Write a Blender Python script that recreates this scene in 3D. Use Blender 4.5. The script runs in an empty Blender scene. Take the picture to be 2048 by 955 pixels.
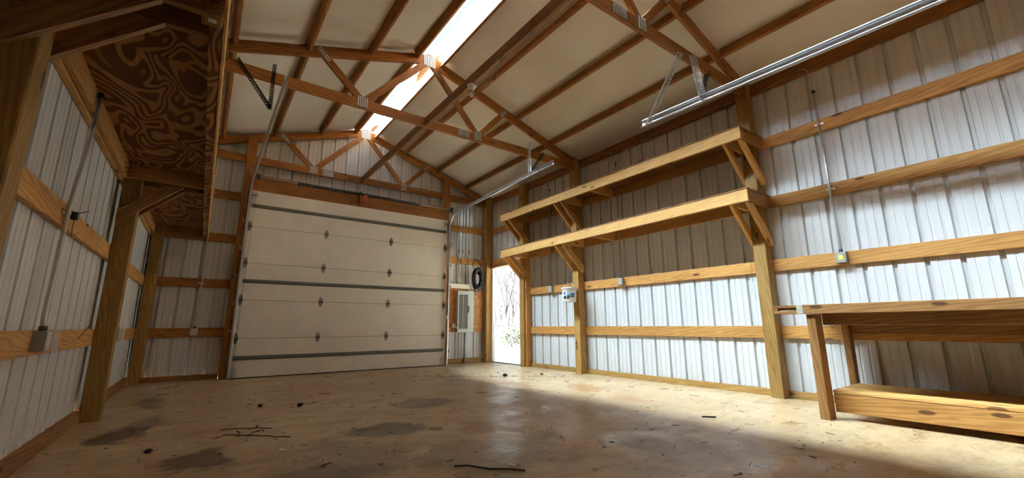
import bpy, math, random
from mathutils import Vector, Matrix
random.seed(7)
SC = bpy.context.scene
COL = SC.collection

# ------------------------------------------------------------------ camera
FPX = 841.7
cam_d = bpy.data.cameras.new('camera'); cam = bpy.data.objects.new('camera', cam_d); COL.objects.link(cam)
cam_d.sensor_width = 36.0; cam_d.lens = FPX * 36.0 / 2048.0; cam_d.clip_start = 0.02; cam_d.clip_end = 500
YAW, PITCH, ROLL = 0.6283, 0.2028, -0.0042
_f = Vector((math.sin(YAW)*math.cos(PITCH), math.cos(YAW)*math.cos(PITCH), math.sin(PITCH)))
_r = Vector((math.cos(YAW), -math.sin(YAW), 0)); _u = _r.cross(_f)
_r2 = _r*math.cos(ROLL) + _u*math.sin(ROLL); _u2 = _u*math.cos(ROLL) - _r*math.sin(ROLL)
_m = Matrix(((_r2.x, _u2.x, -_f.x, 0), (_r2.y, _u2.y, -_f.y, 0), (_r2.z, _u2.z, -_f.z, 0.7908), (0, 0, 0, 1)))
cam.matrix_world = _m
SC.camera = cam

# ------------------------------------------------------------------ world, sun, exposure
wd = bpy.data.worlds.new('world'); SC.world = wd; wd.use_nodes = True
wn, wl = wd.node_tree.nodes, wd.node_tree.links
bg = wn['Background']
tc = wn.new('ShaderNodeTexCoord'); sp = wn.new('ShaderNodeSeparateXYZ'); rp = wn.new('ShaderNodeValToRGB')
rp.color_ramp.elements[0].position = 0.0; rp.color_ramp.elements[0].color = (1.0, 1.0, 1.0, 1)
rp.color_ramp.elements[1].position = 0.55; rp.color_ramp.elements[1].color = (0.66, 0.82, 1.0, 1)
wl.new(tc.outputs['Generated'], sp.inputs[0]); wl.new(sp.outputs['Z'], rp.inputs[0]); wl.new(rp.outputs[0], bg.inputs[0])
bg.inputs[1].default_value = 0.32
sun_d = bpy.data.lights.new('sun', 'SUN'); sun = bpy.data.objects.new('sun', sun_d); COL.objects.link(sun)
sun_d.energy = 88.0; sun_d.angle = math.radians(58); sun_d.color = (0.88, 0.98, 1.0)
sun.rotation_euler = Vector((1.0, -0.6, -0.98)).to_track_quat('-Z', 'Y').to_euler()
sun.location = (-20, 20, 25)
SC.view_settings.view_transform = 'Standard'; SC.view_settings.look = 'None'
SC.view_settings.exposure = 1.9; SC.view_settings.gamma = 1.0
SC.view_settings.use_curve_mapping = False
SC.cycles.max_bounces = 6; SC.cycles.diffuse_bounces = 5; SC.cycles.glossy_bounces = 2; SC.cycles.adaptive_threshold = 0.05; SC.cycles.transparent_max_bounces = 12
SC.cycles.sample_clamp_indirect = 6.0

# ------------------------------------------------------------------ materials
MATS = {}
def new_mat(name):
    m = bpy.data.materials.new(name); m.use_nodes = True
    MATS[name] = m
    return m, m.node_tree.nodes, m.node_tree.links, m.node_tree.nodes['Principled BSDF']
def plain(name, col, rough=0.5, metal=0.0, noise=0.0, nscale=30.0, spec=0.5):
    m, n, l, b = new_mat(name)
    b.inputs['Roughness'].default_value = rough; b.inputs['Metallic'].default_value = metal
    b.inputs['Specular IOR Level'].default_value = spec
    if noise > 0:
        t = n.new('ShaderNodeTexCoord'); z = n.new('ShaderNodeTexNoise'); z.inputs['Scale'].default_value = nscale
        z.inputs['Detail'].default_value = 4
        r = n.new('ShaderNodeValToRGB')
        r.color_ramp.elements[0].position = 0.3; r.color_ramp.elements[1].position = 0.7
        r.color_ramp.elements[0].color = tuple(c*(1-noise) for c in col) + (1,)
        r.color_ramp.elements[1].color = tuple(min(1, c*(1+noise*0.6)) for c in col) + (1,)
        l.new(t.outputs['Object'], z.inputs['Vector']); l.new(z.outputs['Fac'], r.inputs[0]); l.new(r.outputs[0], b.inputs['Base Color'])
    else:
        b.inputs['Base Color'].default_value = tuple(col) + (1,)
    return m
def math_node(n, l, op, a, b=None, c=None):
    x = n.new('ShaderNodeMath'); x.operation = op
    for i, v in enumerate((a, b, c)):
        if v is None: continue
        if isinstance(v, (int, float)): x.inputs[i].default_value = v
        else: l.new(v, x.inputs[i])
    return x.outputs[0]
def mix_col(n, l, fac, a, b, mode='MIX'):
    x = n.new('ShaderNodeMix'); x.data_type = 'RGBA'; x.blend_type = mode
    for s, v in ((x.inputs[0], fac), (x.inputs[6], a), (x.inputs[7], b)):
        if isinstance(v, (int, float)): s.default_value = v
        elif isinstance(v, tuple): s.default_value = v + (1,) if len(v) == 3 else v
        else: l.new(v, s)
    return x.outputs[2]
def wood(name, light, dark, knot, grain=1.0, knots=1.0, rough=0.6):
    """sawn lumber, grain along the board's own X axis"""
    m, n, l, b = new_mat(name)
    t = n.new('ShaderNodeTexCoord'); oi = n.new('ShaderNodeObjectInfo')
    ofs = n.new('ShaderNodeCombineXYZ')
    l.new(math_node(n, l, 'MULTIPLY', oi.outputs['Random'], 37.0), ofs.inputs[0])
    l.new(math_node(n, l, 'MULTIPLY', oi.outputs['Random'], 91.0), ofs.inputs[1])
    l.new(math_node(n, l, 'MULTIPLY', oi.outputs['Random'], 53.0), ofs.inputs[2])
    add = n.new('ShaderNodeVectorMath'); add.operation = 'ADD'
    l.new(t.outputs['Object'], add.inputs[0]); l.new(ofs.outputs[0], add.inputs[1])
    def mapped(sx, sy, sz):
        v = n.new('ShaderNodeVectorMath'); v.operation = 'MULTIPLY'
        l.new(add.outputs[0], v.inputs[0]); v.inputs[1].default_value = (sx, sy, sz); return v.outputs[0]
    w = n.new('ShaderNodeTexWave'); w.wave_type = 'BANDS'; w.bands_direction = 'DIAGONAL'
    w.inputs['Scale'].default_value = 6.0; w.inputs['Distortion'].default_value = 9.0
    w.inputs['Detail'].default_value = 2.0; w.inputs['Detail Scale'].default_value = 0.9
    l.new(mapped(0.35, 3.2, 3.2), w.inputs['Vector'])
    z = n.new('ShaderNodeTexNoise'); z.inputs['Scale'].default_value = 1.0; z.inputs['Detail'].default_value = 3
    l.new(mapped(3.0, 160, 160), z.inputs['Vector'])
    z2 = n.new('ShaderNodeTexNoise'); z2.inputs['Scale'].default_value = 1.0; z2.inputs['Detail'].default_value = 3
    l.new(mapped(1.6, 9, 9), z2.inputs['Vector'])
    g = math_node(n, l, 'MULTIPLY', w.outputs['Fac'], 0.55*grain)
    g = math_node(n, l, 'ADD', g, math_node(n, l, 'MULTIPLY', math_node(n, l, 'SUBTRACT', z.outputs['Fac'], 0.5), 0.5))
    g = math_node(n, l, 'ADD', g, math_node(n, l, 'MULTIPLY', math_node(n, l, 'SUBTRACT', z2.outputs['Fac'], 0.45), 1.3))
    cl = n.new('ShaderNodeClamp'); l.new(g, cl.inputs[0])
    c = mix_col(n, l, cl.outputs[0], light, dark)
    # board to board variation
    vr = n.new('ShaderNodeMapRange'); l.new(oi.outputs['Random'], vr.inputs[0]); vr.inputs[3].default_value = 0.78; vr.inputs[4].default_value = 1.14
    hv = n.new('ShaderNodeHueSaturation'); l.new(vr.outputs[0], hv.inputs['Value']); l.new(c, hv.inputs['Color']); c = hv.outputs[0]
    v = n.new('ShaderNodeTexVoronoi'); v.inputs['Scale'].default_value = 1.0
    l.new(mapped(2.6, 8.0, 8.0), v.inputs['Vector'])
    kr = n.new('ShaderNodeMapRange'); kr.interpolation_type = 'SMOOTHSTEP'
    kr.inputs[1].default_value = 0.16; kr.inputs[2].default_value = 0.10; l.new(v.outputs['Distance'], kr.inputs[0])
    c = mix_col(n, l, math_node(n, l, 'MULTIPLY', kr.outputs[0], 0.9*knots), c, knot)
    l.new(c, b.inputs['Base Color']); b.inputs['Roughness'].default_value = rough
    b.inputs['Specular IOR Level'].default_value = 0.3
    bp = n.new('ShaderNodeBump'); bp.inputs['Strength'].default_value = 0.25; bp.inputs['Distance'].default_value = 0.004
    l.new(g, bp.inputs['Height']); l.new(bp.outputs[0], b.inputs['Normal'])
    return m
wood('pine', (0.64, 0.34, 0.10), (0.36, 0.145, 0.033), (0.10, 0.035, 0.012))
wood('shelf_pine', (0.78, 0.475, 0.165), (0.58, 0.29, 0.07), (0.20, 0.075, 0.02))
wood('truss_pine', (0.42, 0.185, 0.05), (0.22, 0.08, 0.018), (0.06, 0.02, 0.008), knots=0.7)
wood('treated_post', (0.47, 0.28, 0.085), (0.25, 0.13, 0.032), (0.08, 0.035, 0.015))
wood('old_board', (0.36, 0.18, 0.058), (0.17, 0.072, 0.02), (0.07, 0.028, 0.012))


def plywood(name, light, dark):
    m, n, l, b = new_mat(name)
    t = n.new('ShaderNodeTexCoord')
    mp = n.new('ShaderNodeMapping'); mp.inputs['Scale'].default_value = (1.1, 2.5, 1.0)
    l.new(t.outputs['Object'], mp.inputs['Vector'])
    z = n.new('ShaderNodeTexNoise'); z.inputs['Scale'].default_value = 1.15; z.inputs['Detail'].default_value = 1.0
    z.inputs['Distortion'].default_value = 0.9; l.new(mp.outputs[0], z.inputs['Vector'])
    s = math_node(n, l, 'SINE', math_node(n, l, 'MULTIPLY', z.outputs['Fac'], 80.0))
    r = n.new('ShaderNodeMapRange'); r.interpolation_type = 'SMOOTHSTEP'
    r.inputs[1].default_value = -0.45; r.inputs[2].default_value = 0.6; l.new(s, r.inputs[0])
    z3 = n.new('ShaderNodeTexNoise'); z3.inputs['Scale'].default_value = 1.0; z3.inputs['Detail'].default_value = 3
    mp2 = n.new('ShaderNodeMapping'); mp2.inputs['Scale'].default_value = (4, 120, 4); l.new(t.outputs['Object'], mp2.inputs['Vector']); l.new(mp2.outputs[0], z3.inputs['Vector'])
    f = math_node(n, l, 'ADD', math_node(n, l, 'MULTIPLY', r.outputs[0], 0.85), math_node(n, l, 'MULTIPLY', math_node(n, l, 'SUBTRACT', z3.outputs['Fac'], 0.5), 0.35))
    c = mix_col(n, l, f, dark, light)
    l.new(c, b.inputs['Base Color']); b.inputs['Roughness'].default_value = 0.7; b.inputs['Specular IOR Level'].default_value = 0.2
plywood('plywood', (0.46, 0.22, 0.08), (0.14, 0.05, 0.015))

def osb():
    m, n, l, b = new_mat('osb')
    t = n.new('ShaderNodeTexCoord'); v = n.new('ShaderNodeTexVoronoi'); v.inputs['Scale'].default_value = 34
    mp = n.new('ShaderNodeMapping'); mp.inputs['Scale'].default_value = (1, 1, 0.6); l.new(t.outputs['Object'], mp.inputs[0]); l.new(mp.outputs[0], v.inputs['Vector'])
    sp = n.new('ShaderNodeSeparateXYZ'); l.new(v.outputs['Color'], sp.inputs[0])
    c = mix_col(n, l, sp.outputs[0], (0.34, 0.135, 0.035), (0.60, 0.29, 0.085))
    l.new(c, b.inputs['Base Color']); b.inputs['Roughness'].default_value = 0.6
osb()

def siding():
    m, n, l, b = new_mat('white_steel_siding')
    t = n.new('ShaderNodeTexCoord')
    mp = n.new('ShaderNodeMapping'); mp.inputs['Scale'].default_value = (14, 14, 0.3); l.new(t.outputs['Object'], mp.inputs[0])
    z = n.new('ShaderNodeTexNoise'); z.inputs['Scale'].default_value = 1; z.inputs['Detail'].default_value = 4; l.new(mp.outputs[0], z.inputs['Vector'])
    r = n.new('ShaderNodeMapRange'); l.new(z.outputs['Fac'], r.inputs[0]); r.inputs[1].default_value = 0.45; r.inputs[2].default_value = 0.8; r.inputs[4].default_value = 0.12
    c = mix_col(n, l, r.outputs[0], (0.63, 0.645, 0.645), (0.50, 0.475, 0.43))
    # small dirt specks, denser towards the ground (splashes)
    v = n.new('ShaderNodeTexNoise'); v.inputs['Scale'].default_value = 60; v.inputs['Detail'].default_value = 1; l.new(t.outputs['Object'], v.inputs['Vector'])
    sp = n.new('ShaderNodeSeparateXYZ'); l.new(t.outputs['Object'], sp.inputs[0])
    th = n.new('ShaderNodeMapRange'); l.new(sp.outputs['Z'], th.inputs[0]); th.inputs[1].default_value = 0; th.inputs[2].default_value = 1.6; th.inputs[3].default_value = 0.68; th.inputs[4].default_value = 0.80
    d = math_node(n, l, 'MULTIPLY', math_node(n, l, 'GREATER_THAN', v.outputs['Fac'], th.outputs[0]), 0.55)
    c = mix_col(n, l, d, c, (0.22, 0.18, 0.13))
    l.new(c, b.inputs['Base Color']); b.inputs['Roughness'].default_value = 0.45
siding()

def liner():
    m, n, l, b = new_mat('white_vinyl_liner')
    t = n.new('ShaderNodeTexCoord')
    z = n.new('ShaderNodeTexNoise'); z.inputs['Scale'].default_value = 1.3; z.inputs['Detail'].default_value = 5; l.new(t.outputs['Object'], z.inputs['Vector'])
    r = n.new('ShaderNodeMapRange'); l.new(z.outputs['Fac'], r.inputs[0]); r.inputs[1].default_value = 0.42; r.inputs[2].default_value = 0.75; r.inputs[4].default_value = 0.6
    c = mix_col(n, l, r.outputs[0], (0.84, 0.80, 0.70), (0.74, 0.68, 0.56))
    l.new(c, b.inputs['Base Color']); b.inputs['Roughness'].default_value = 0.5
    z2 = n.new('ShaderNodeTexNoise'); z2.inputs['Scale'].default_value = 5; z2.inputs['Detail'].default_value = 3
    mp = n.new('ShaderNodeMapping'); mp.inputs['Scale'].default_value = (1.0, 0.5, 1.0); l.new(t.outputs['Object'], mp.inputs[0]); l.new(mp.outputs[0], z2.inputs['Vector'])
    bp = n.new('ShaderNodeBump'); bp.inputs['Strength'].default_value = 0.4; bp.inputs['Distance'].default_value = 0.02
    l.new(z2.outputs['Fac'], bp.inputs['Height']); l.new(bp.outputs[0], b.inputs['Normal'])
liner()

def concrete():
    m, n, l, b = new_mat('stained_concrete')
    t = n.new('ShaderNodeTexCoord'); P = t.outputs['Object']
    def noise(sc, det=4, dist=0.0, scale=(1, 1, 1), rot=0.0):
        mp = n.new('ShaderNodeMapping'); mp.inputs['Scale'].default_value = scale; mp.inputs['Rotation'].default_value = (0, 0, rot)
        l.new(P, mp.inputs[0])
        z = n.new('ShaderNodeTexNoise'); z.inputs['Scale'].default_value = sc; z.inputs['Detail'].default_value = det; z.inputs['Distortion'].default_value = dist; z.inputs['Roughness'].default_value = 0.62
        l.new(mp.outputs[0], z.inputs['Vector']); return z.outputs['Fac']
    def rng(v, a, b_, lo=0.0, hi=1.0):
        r = n.new('ShaderNodeMapRange'); r.interpolation_type = 'SMOOTHSTEP'; l.new(v, r.inputs[0])
        r.inputs[1].default_value = a; r.inputs[2].default_value = b_; r.inputs[3].default_value = lo; r.inputs[4].default_value = hi; return r.outputs[0]
    big = noise(0.55, 3, 0.0); mid = noise(2.6, 7, 0.0); fine = noise(34, 4, 0.0); trow = noise(3.6, 7, 0.7, (1.0, 2.6, 1), 0.65); spk = noise(120, 1, 0.0)
    c = mix_col(n, l, rng(big, 0.35, 0.65), (0.66, 0.485, 0.275), (0.52, 0.355, 0.18))
    c = mix_col(n, l, rng(mid, 0.45, 0.75, 0, 0.7), c, (0.54, 0.43, 0.28))
    c = mix_col(n, l, rng(trow, 0.42, 0.72, 0, 0.7), c, (0.33, 0.215, 0.105))
    c = mix_col(n, l, rng(fine, 0.48, 0.74, 0, 0.6), c, (0.24, 0.16, 0.088))
    c = mix_col(n, l, rng(spk, 0.60, 0.68, 0, 0.5), c, (0.11, 0.075, 0.045))
    # oil and water stains: x, y, rx, ry, angle, strength, colour
    dk = (0.07, 0.046, 0.028); rd = (0.38, 0.17, 0.06); gy = (0.21, 0.145, 0.085)
    st = [(-0.43, 4.45, .17, .30, .2, .85, dk), (1.28, 3.43, .30, .28, -.5, .85, dk), (1.98, 4.34, .36, .34, -.3, .7, dk), (0.09, 3.35, .20, .26, .1, .75, dk),
          (-0.34, 6.11, .16, .45, .1, .65, dk), (-0.28, 4.82, .14, .25, .2, .6, dk), (0.66, 2.62, .30, .22, .3, .75, dk), (0.2, 4.2, .16, .22, .1, .4, rd),
          (2.0, 2.99, .28, .30, .4, .6, rd), (4.16, 4.03, .25, .45, .4, .55, rd), (3.92, 3.17, .20, .28, .3, .65, rd), (2.64, 1.7, .5, .45, .2, .6, gy),
          (2.72, 2.1, .45, .35, .5, .5, gy), (0.8, 2.9, .55, .6, .1, .55, gy), (3.6, 5.1, .16, .5, 1.0, .45, rd),
          (1.2, 6.2, .5, .9, .2, .35, rd), (1.6, 2.4, .6, .5, .4, .45, gy)]
    wob = noise(3.4, 5, 0.0); wobm = math_node(n, l, 'MULTIPLY', math_node(n, l, 'SUBTRACT', wob, 0.5), 2.6)
    for (x, y, rx, ry, a, k, col) in st:
        sb = n.new('ShaderNodeVectorMath'); sb.operation = 'MULTIPLY_ADD'
        l.new(P, sb.inputs[0]); sb.inputs[1].default_value = (1/rx, 1/ry, 0); sb.inputs[2].default_value = (-x/rx, -y/ry, 0)
        ln = n.new('ShaderNodeVectorMath'); ln.operation = 'LENGTH'; l.new(sb.outputs[0], ln.inputs[0])
        dd = math_node(n, l, 'ADD', ln.outputs['Value'], wobm)
        c = mix_col(n, l, rng(dd, 1.08, 0.62, 0, k), c, col)
    # fine cracks / old saw joint grime
    l.new(c, b.inputs['Base Color'])
    rr = rng(mid, 0.3, 0.7, 0.25, 0.50); l.new(rr, b.inputs['Roughness'])
    b.inputs['Specular IOR Level'].default_value = 0.55
    h = math_node(n, l, 'ADD', math_node(n, l, 'MULTIPLY', fine, 0.25), math_node(n, l, 'ADD', trow, math_node(n, l, 'MULTIPLY', mid, 0.8)))
    bp = n.new('ShaderNodeBump'); bp.inputs['Strength'].default_value = 0.35; bp.inputs['Distance'].default_value = 0.010
    l.new(h, bp.inputs['Height']); l.new(bp.outputs[0], b.inputs['Normal'])
concrete()

plain('door_white', (0.83, 0.79, 0.70), 0.42, noise=0.06, nscale=3)
plain('galvanized', (0.66, 0.67, 0.68), 0.30, 0.9, noise=0.08, nscale=30)
plain('galv_plate', (0.62, 0.63, 0.63), 0.45, 0.6, noise=0.25, nscale=60)
plain('plate_dark', (0.17, 0.16, 0.145), 0.5, 0.5)
plain('hinge_zinc', (0.36, 0.36, 0.34), 0.35, 0.7)
plain('conduit_steel', (0.55, 0.56, 0.55), 0.35, 0.75)
plain('dark_steel', (0.09, 0.09, 0.085), 0.45, 0.6)
plain('strut_steel', (0.16, 0.165, 0.15), 0.4, 0.6)
plain('black_rubber', (0.018, 0.018, 0.018), 0.5)
plain('black_iron', (0.03, 0.028, 0.026), 0.5, 0.3)
plain('box_grey', (0.36, 0.38, 0.37), 0.45, 0.3, noise=0.1, nscale=30)
plain('panel_grey', (0.40, 0.43, 0.41), 0.45, 0.1)
plain('panel_door_grey', (0.085, 0.08, 0.068), 0.4, 0.0)
plain('cream_plastic', (0.80, 0.76, 0.64), 0.5)
plain('white_plastic', (0.85, 0.85, 0.85), 0.35)
plain('pvc_white', (0.75, 0.74, 0.70), 0.4)
plain('label_teal', (0.03, 0.26, 0.22), 0.5); plain('label_blue', (0.03, 0.09, 0.27), 0.5); plain('label_green', (0.25, 0.5, 0.12), 0.5)
plain('label_yellow', (0.75, 0.62, 0.12), 0.5)
plain('red_tag', (0.55, 0.10, 0.05), 0.5)
plain('cable_jacket', (0.50, 0.36, 0.20), 0.5)
plain('tape_grey', (0.42, 0.42, 0.34), 0.5)
plain('twig', (0.09, 0.06, 0.035), 0.8); plain('stone_dark', (0.03, 0.026, 0.024), 0.8, noise=0.3, nscale=60); plain('paper', (0.75, 0.74, 0.70), 0.7)
plain('outer_white', (0.7, 0.7, 0.7), 0.5)
plain('gravel', (0.17, 0.15, 0.12), 0.9, noise=0.2, nscale=2.5)
plain('bark', (0.022, 0.019, 0.018), 0.9, noise=0.2, nscale=4); plain('leaf_green', (0.022, 0.030, 0.005), 0.7); plain('brush_brown', (0.026, 0.022, 0.019), 0.9)
plain('torn_foam', (0.38, 0.32, 0.26), 0.9, noise=0.3, nscale=25)
plain('bolt_zinc', (0.75, 0.75, 0.72), 0.3, 0.7)
plain('rib_blue', (0.35, 0.50, 0.70), 0.5)
def clear_panel():
    m, n, l, b = new_mat('clear_skylight_sheet')
    tr = n.new('ShaderNodeBsdfTransparent'); tr.inputs[0].default_value = (0.90, 0.95, 1.0, 1)
    b.inputs['Base Color'].default_value = (0.85, 0.9, 0.95, 1); b.inputs['Roughness'].default_value = 0.3
    mx = n.new('ShaderNodeMixShader'); mx.inputs[0].default_value = 0.90
    l.new(b.outputs[0], mx.inputs[1]); l.new(tr.outputs[0], mx.inputs[2]); l.new(mx.outputs[0], n['Material Output'].inputs[0])
clear_panel()
def glass():
    m, n, l, b = new_mat('bulb_glass')
    b.inputs['Base Color'].default_value = (0.95, 0.95, 0.95, 1); b.inputs['Roughness'].default_value = 0.05
    b.inputs['Transmission Weight'].default_value = 0.85; b.inputs['IOR'].default_value = 1.3
glass()

# ------------------------------------------------------------------ object helpers
WORLD = {}
def link(name, mesh, M, parent=None):
    o = bpy.data.objects.new(name, mesh); COL.objects.link(o)
    WORLD[o] = M
    if parent is not None:
        o.parent = parent; o.matrix_basis = WORLD[parent].inverted() @ M
    else:
        o.matrix_basis = M
    return o
def tag(o, label=None, cat=None, group=None, kind=None):
    if label: o['label'] = label
    if cat: o['category'] = cat
    if group: o['group'] = group
    if kind: o['kind'] = kind
    return o
def thing(name, loc, label=None, cat=None, group=None, kind=None):
    return tag(link(name, None, Matrix.Translation(loc)), label, cat, group, kind)
def struct(name, loc=(0, 0, 0), label=None):
    return tag(link(name, None, Matrix.Translation(loc)), label, None, None, 'structure')
def mesh_from(name, verts, faces, mat, smooth=False):
    me = bpy.data.meshes.new(name); me.from_pydata([tuple(v) for v in verts], [], faces); me.update()
    me.materials.append(MATS[mat])
    if smooth:
        me.polygons.foreach_set('use_smooth', [True]*len(me.polygons))
    return me
def frame(origin, xdir, zhint):
    x = Vector(xdir).normalized(); z = Vector(zhint); z = (z - x*z.dot(x)).normalized(); y = z.cross(x)
    o = Vector(origin)
    return Matrix(((x.x, y.x, z.x, o.x), (x.y, y.y, z.y, o.y), (x.z, y.z, z.z, o.z), (0, 0, 0, 1)))
BOXC = {}
def chamfer_box(L, T, H, mat, c=0.004):
    """octagonal prism: length L on X, thickness T on Y, height H on Z"""
    key = (round(L, 4), round(T, 4), round(H, 4), mat, c)
    if key in BOXC: return BOXC[key]
    c = min(c, T*0.3, H*0.3)
    ty, hz = T/2, H/2
    ring = [(-ty+c, -hz), (ty-c, -hz), (ty, -hz+c), (ty, hz-c), (ty-c, hz), (-ty+c, hz), (-ty, hz-c), (-ty, -hz+c)]
    v = [(-L/2, y, z) for y, z in ring] + [(L/2, y, z) for y, z in ring]
    f = [(i, (i+1) % 8, 8+(i+1) % 8, 8+i) for i in range(8)] + [tuple(range(7, -1, -1)), tuple(range(8, 16))]
    f = [tuple(reversed(q)) for q in f[:8]] + [tuple(reversed(q)) for q in f[8:]]
    f = [tuple(reversed(q)) for q in f]
    BOXC[key] = mesh_from(mat + '_board', v, f, mat)
    return BOXC[key]
def board(name, a, b, h, t, mat, parent=None, up=(0, 0, 1), c=0.004):
    a, b = Vector(a), Vector(b); d = b - a
    return link(name, chamfer_box(d.length, t, h, mat, c), frame((a+b)/2, d, up), parent)
def abox(name, lo, hi, mat, parent=None, c=0.004):
    lo, hi = Vector(lo), Vector(hi); s = hi - lo; ctr = (lo+hi)/2
    ax = max(range(3), key=lambda i: s[i])
    if ax == 0: return link(name, chamfer_box(s.x, s.y, s.z, mat, c), frame(ctr, (1, 0, 0), (0, 0, 1)), parent)
    if ax == 1: return link(name, chamfer_box(s.y, s.x, s.z, mat, c), frame(ctr, (0, 1, 0), (0, 0, 1)), parent)
    return link(name, chamfer_box(s.z, s.y, s.x, mat, c), frame(ctr, (0, 0, 1), (1, 0, 0)), parent)
def member(name, poly, axis, y0, y1, mat, parent):
    """timber cut to a polygon in the X-Z plane, thickness y0..y1, grain along axis (x,z)"""
    cx = sum(p[0] for p in poly)/len(poly); cz = sum(p[1] for p in poly)/len(poly)
    M = frame((cx, (y0+y1)/2, cz), (axis[0], 0, axis[1]), (0, 1, 0)); Mi = M.inverted()
    n = len(poly)
    v = [Mi @ Vector((x, y0, z)) for x, z in poly] + [Mi @ Vector((x, y1, z)) for x, z in poly]
    area = sum(poly[i][0]*poly[(i+1) % n][1] - poly[(i+1) % n][0]*poly[i][1] for i in range(n))
    f = [tuple(range(n)), tuple(range(2*n-1, n-1, -1))] + [(i, i+n, (i+1) % n + n, (i+1) % n) for i in range(n)]
    if area < 0: f = [tuple(reversed(q)) for q in f]
    return link(name, mesh_from(name, v, f, mat), M, parent)
def free_mesh(name, verts, faces, mat, parent=None, smooth=False, origin=None):
    o = Vector(origin) if origin is not None else Vector((0, 0, 0))
    return link(name, mesh_from(name, [Vector(v)-o for v in verts], faces, mat, smooth), Matrix.Translation(o), parent)
def tube_data(pts, r, n=8):
    pts = [Vector(p) for p in pts]; v = []; f = []
    prev = None
    for i, p in enumerate(pts):
        d = (pts[min(i+1, len(pts)-1)] - pts[max(i-1, 0)]).normalized()
        ref = Vector((0, 0, 1)) if abs(d.z) < 0.9 else Vector((1, 0, 0))
        if prev is not None: ref = prev
        a = (ref - d*ref.dot(d)).normalized(); b = d.cross(a); prev = a
        rr = r[i] if isinstance(r, (list, tuple)) else r
        for k in range(n):
            t = 2*math.pi*k/n; v.append(p + a*math.cos(t)*rr + b*math.sin(t)*rr)
    for i in range(len(pts)-1):
        for k in range(n):
            f.append((i*n+k, i*n+(k+1) % n, (i+1)*n+(k+1) % n, (i+1)*n+k))
    f.append(tuple(range(n-1, -1, -1))); f.append(tuple(range((len(pts)-1)*n, len(pts)*n)))
    return v, f
def tube(name, pts, r, mat, parent=None, n=8, smooth=True):
    v, f = tube_data(pts, r, n)
    return free_mesh(name, v, f, mat, parent, smooth, origin=pts[0])
def lathe(name, prof, loc, mat, parent=None, n=24, axis=(0, 0, 1), smooth=True):
    v = []; f = []
    for (r, z) in prof:
        for k in range(n):
            t = 2*math.pi*k/n; v.append((r*math.cos(t), r*math.sin(t), z))
    for i in range(len(prof)-1):
        for k in range(n): f.append((i*n+k, i*n+(k+1) % n, (i+1)*n+(k+1) % n, (i+1)*n+k))
    f.append(tuple(range(n-1, -1, -1))); f.append(tuple(range((len(prof)-1)*n, len(prof)*n)))
    hint = (0, 1, 0) if abs(Vector(axis).normalized().y) < 0.9 else (1, 0, 0)
    z = Vector(axis).normalized(); x = Vector(hint); x = (x - z*x.dot(z)).normalized(); y = z.cross(x); o = Vector(loc)
    M = Matrix(((x.x, y.x, z.x, o.x), (x.y, y.y, z.y, o.y), (x.z, y.z, z.z, o.z), (0, 0, 0, 1)))
    return link(name, mesh_from(name, v, f, mat, smooth), M, parent)
def boxes_data(lst):
    v = []; f = []
    for lo, hi in lst:
        b = len(v)
        v += [(lo[0], lo[1], lo[2]), (hi[0], lo[1], lo[2]), (hi[0], hi[1], lo[2]), (lo[0], hi[1], lo[2]),
              (lo[0], lo[1], hi[2]), (hi[0], lo[1], hi[2]), (hi[0], hi[1], hi[2]), (lo[0], hi[1], hi[2])]
        f += [tuple(b+i for i in q) for q in ((0, 3, 2, 1), (4, 5, 6, 7), (0, 1, 5, 4), (1, 2, 6, 5), (2, 3, 7, 6), (3, 0, 4, 7))]
    return v, f

# ------------------------------------------------------------------ dimensions (metres; camera stands over the origin)
R, L = 5.21, -0.61                  # inner faces of the side posts
PS = 0.14                           # post size
GR, GL = R+PS, L-PS                 # inner faces of the side girts
SR, SL = GR+0.040, GL-0.040         # siding planes
YP = [8.176, 5.222, 2.162, -0.90]   # near faces of the post rows
GE, SE = 8.317, 8.357               # end wall girts / siding
SB = -1.08                          # back wall siding
RX, SLOPE = 2.302, 0.327            # ridge position and roof pitch
CB, PB, PT = 4.59, 4.66, 4.807      # ridge heights of chord bottom, purlin bottom, purlin top
PITCH_R = 0.2314
GIRT_T = [0.775, 1.535, 2.29, 3.04]
def roof_z(x, z0): return z0 - SLOPE*abs(x-RX)

# ------------------------------------------------------------------ floor
fl_v, fl_f = boxes_data([((SL-0.06, SB-0.06, -0.15), (SR+0.03, SE+0.05, 0.0))])
tag(free_mesh('floor', fl_v, fl_f, 'stained_concrete'), 'tan concrete slab with dark oil stains and rust marks', None, None, 'structure')

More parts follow.
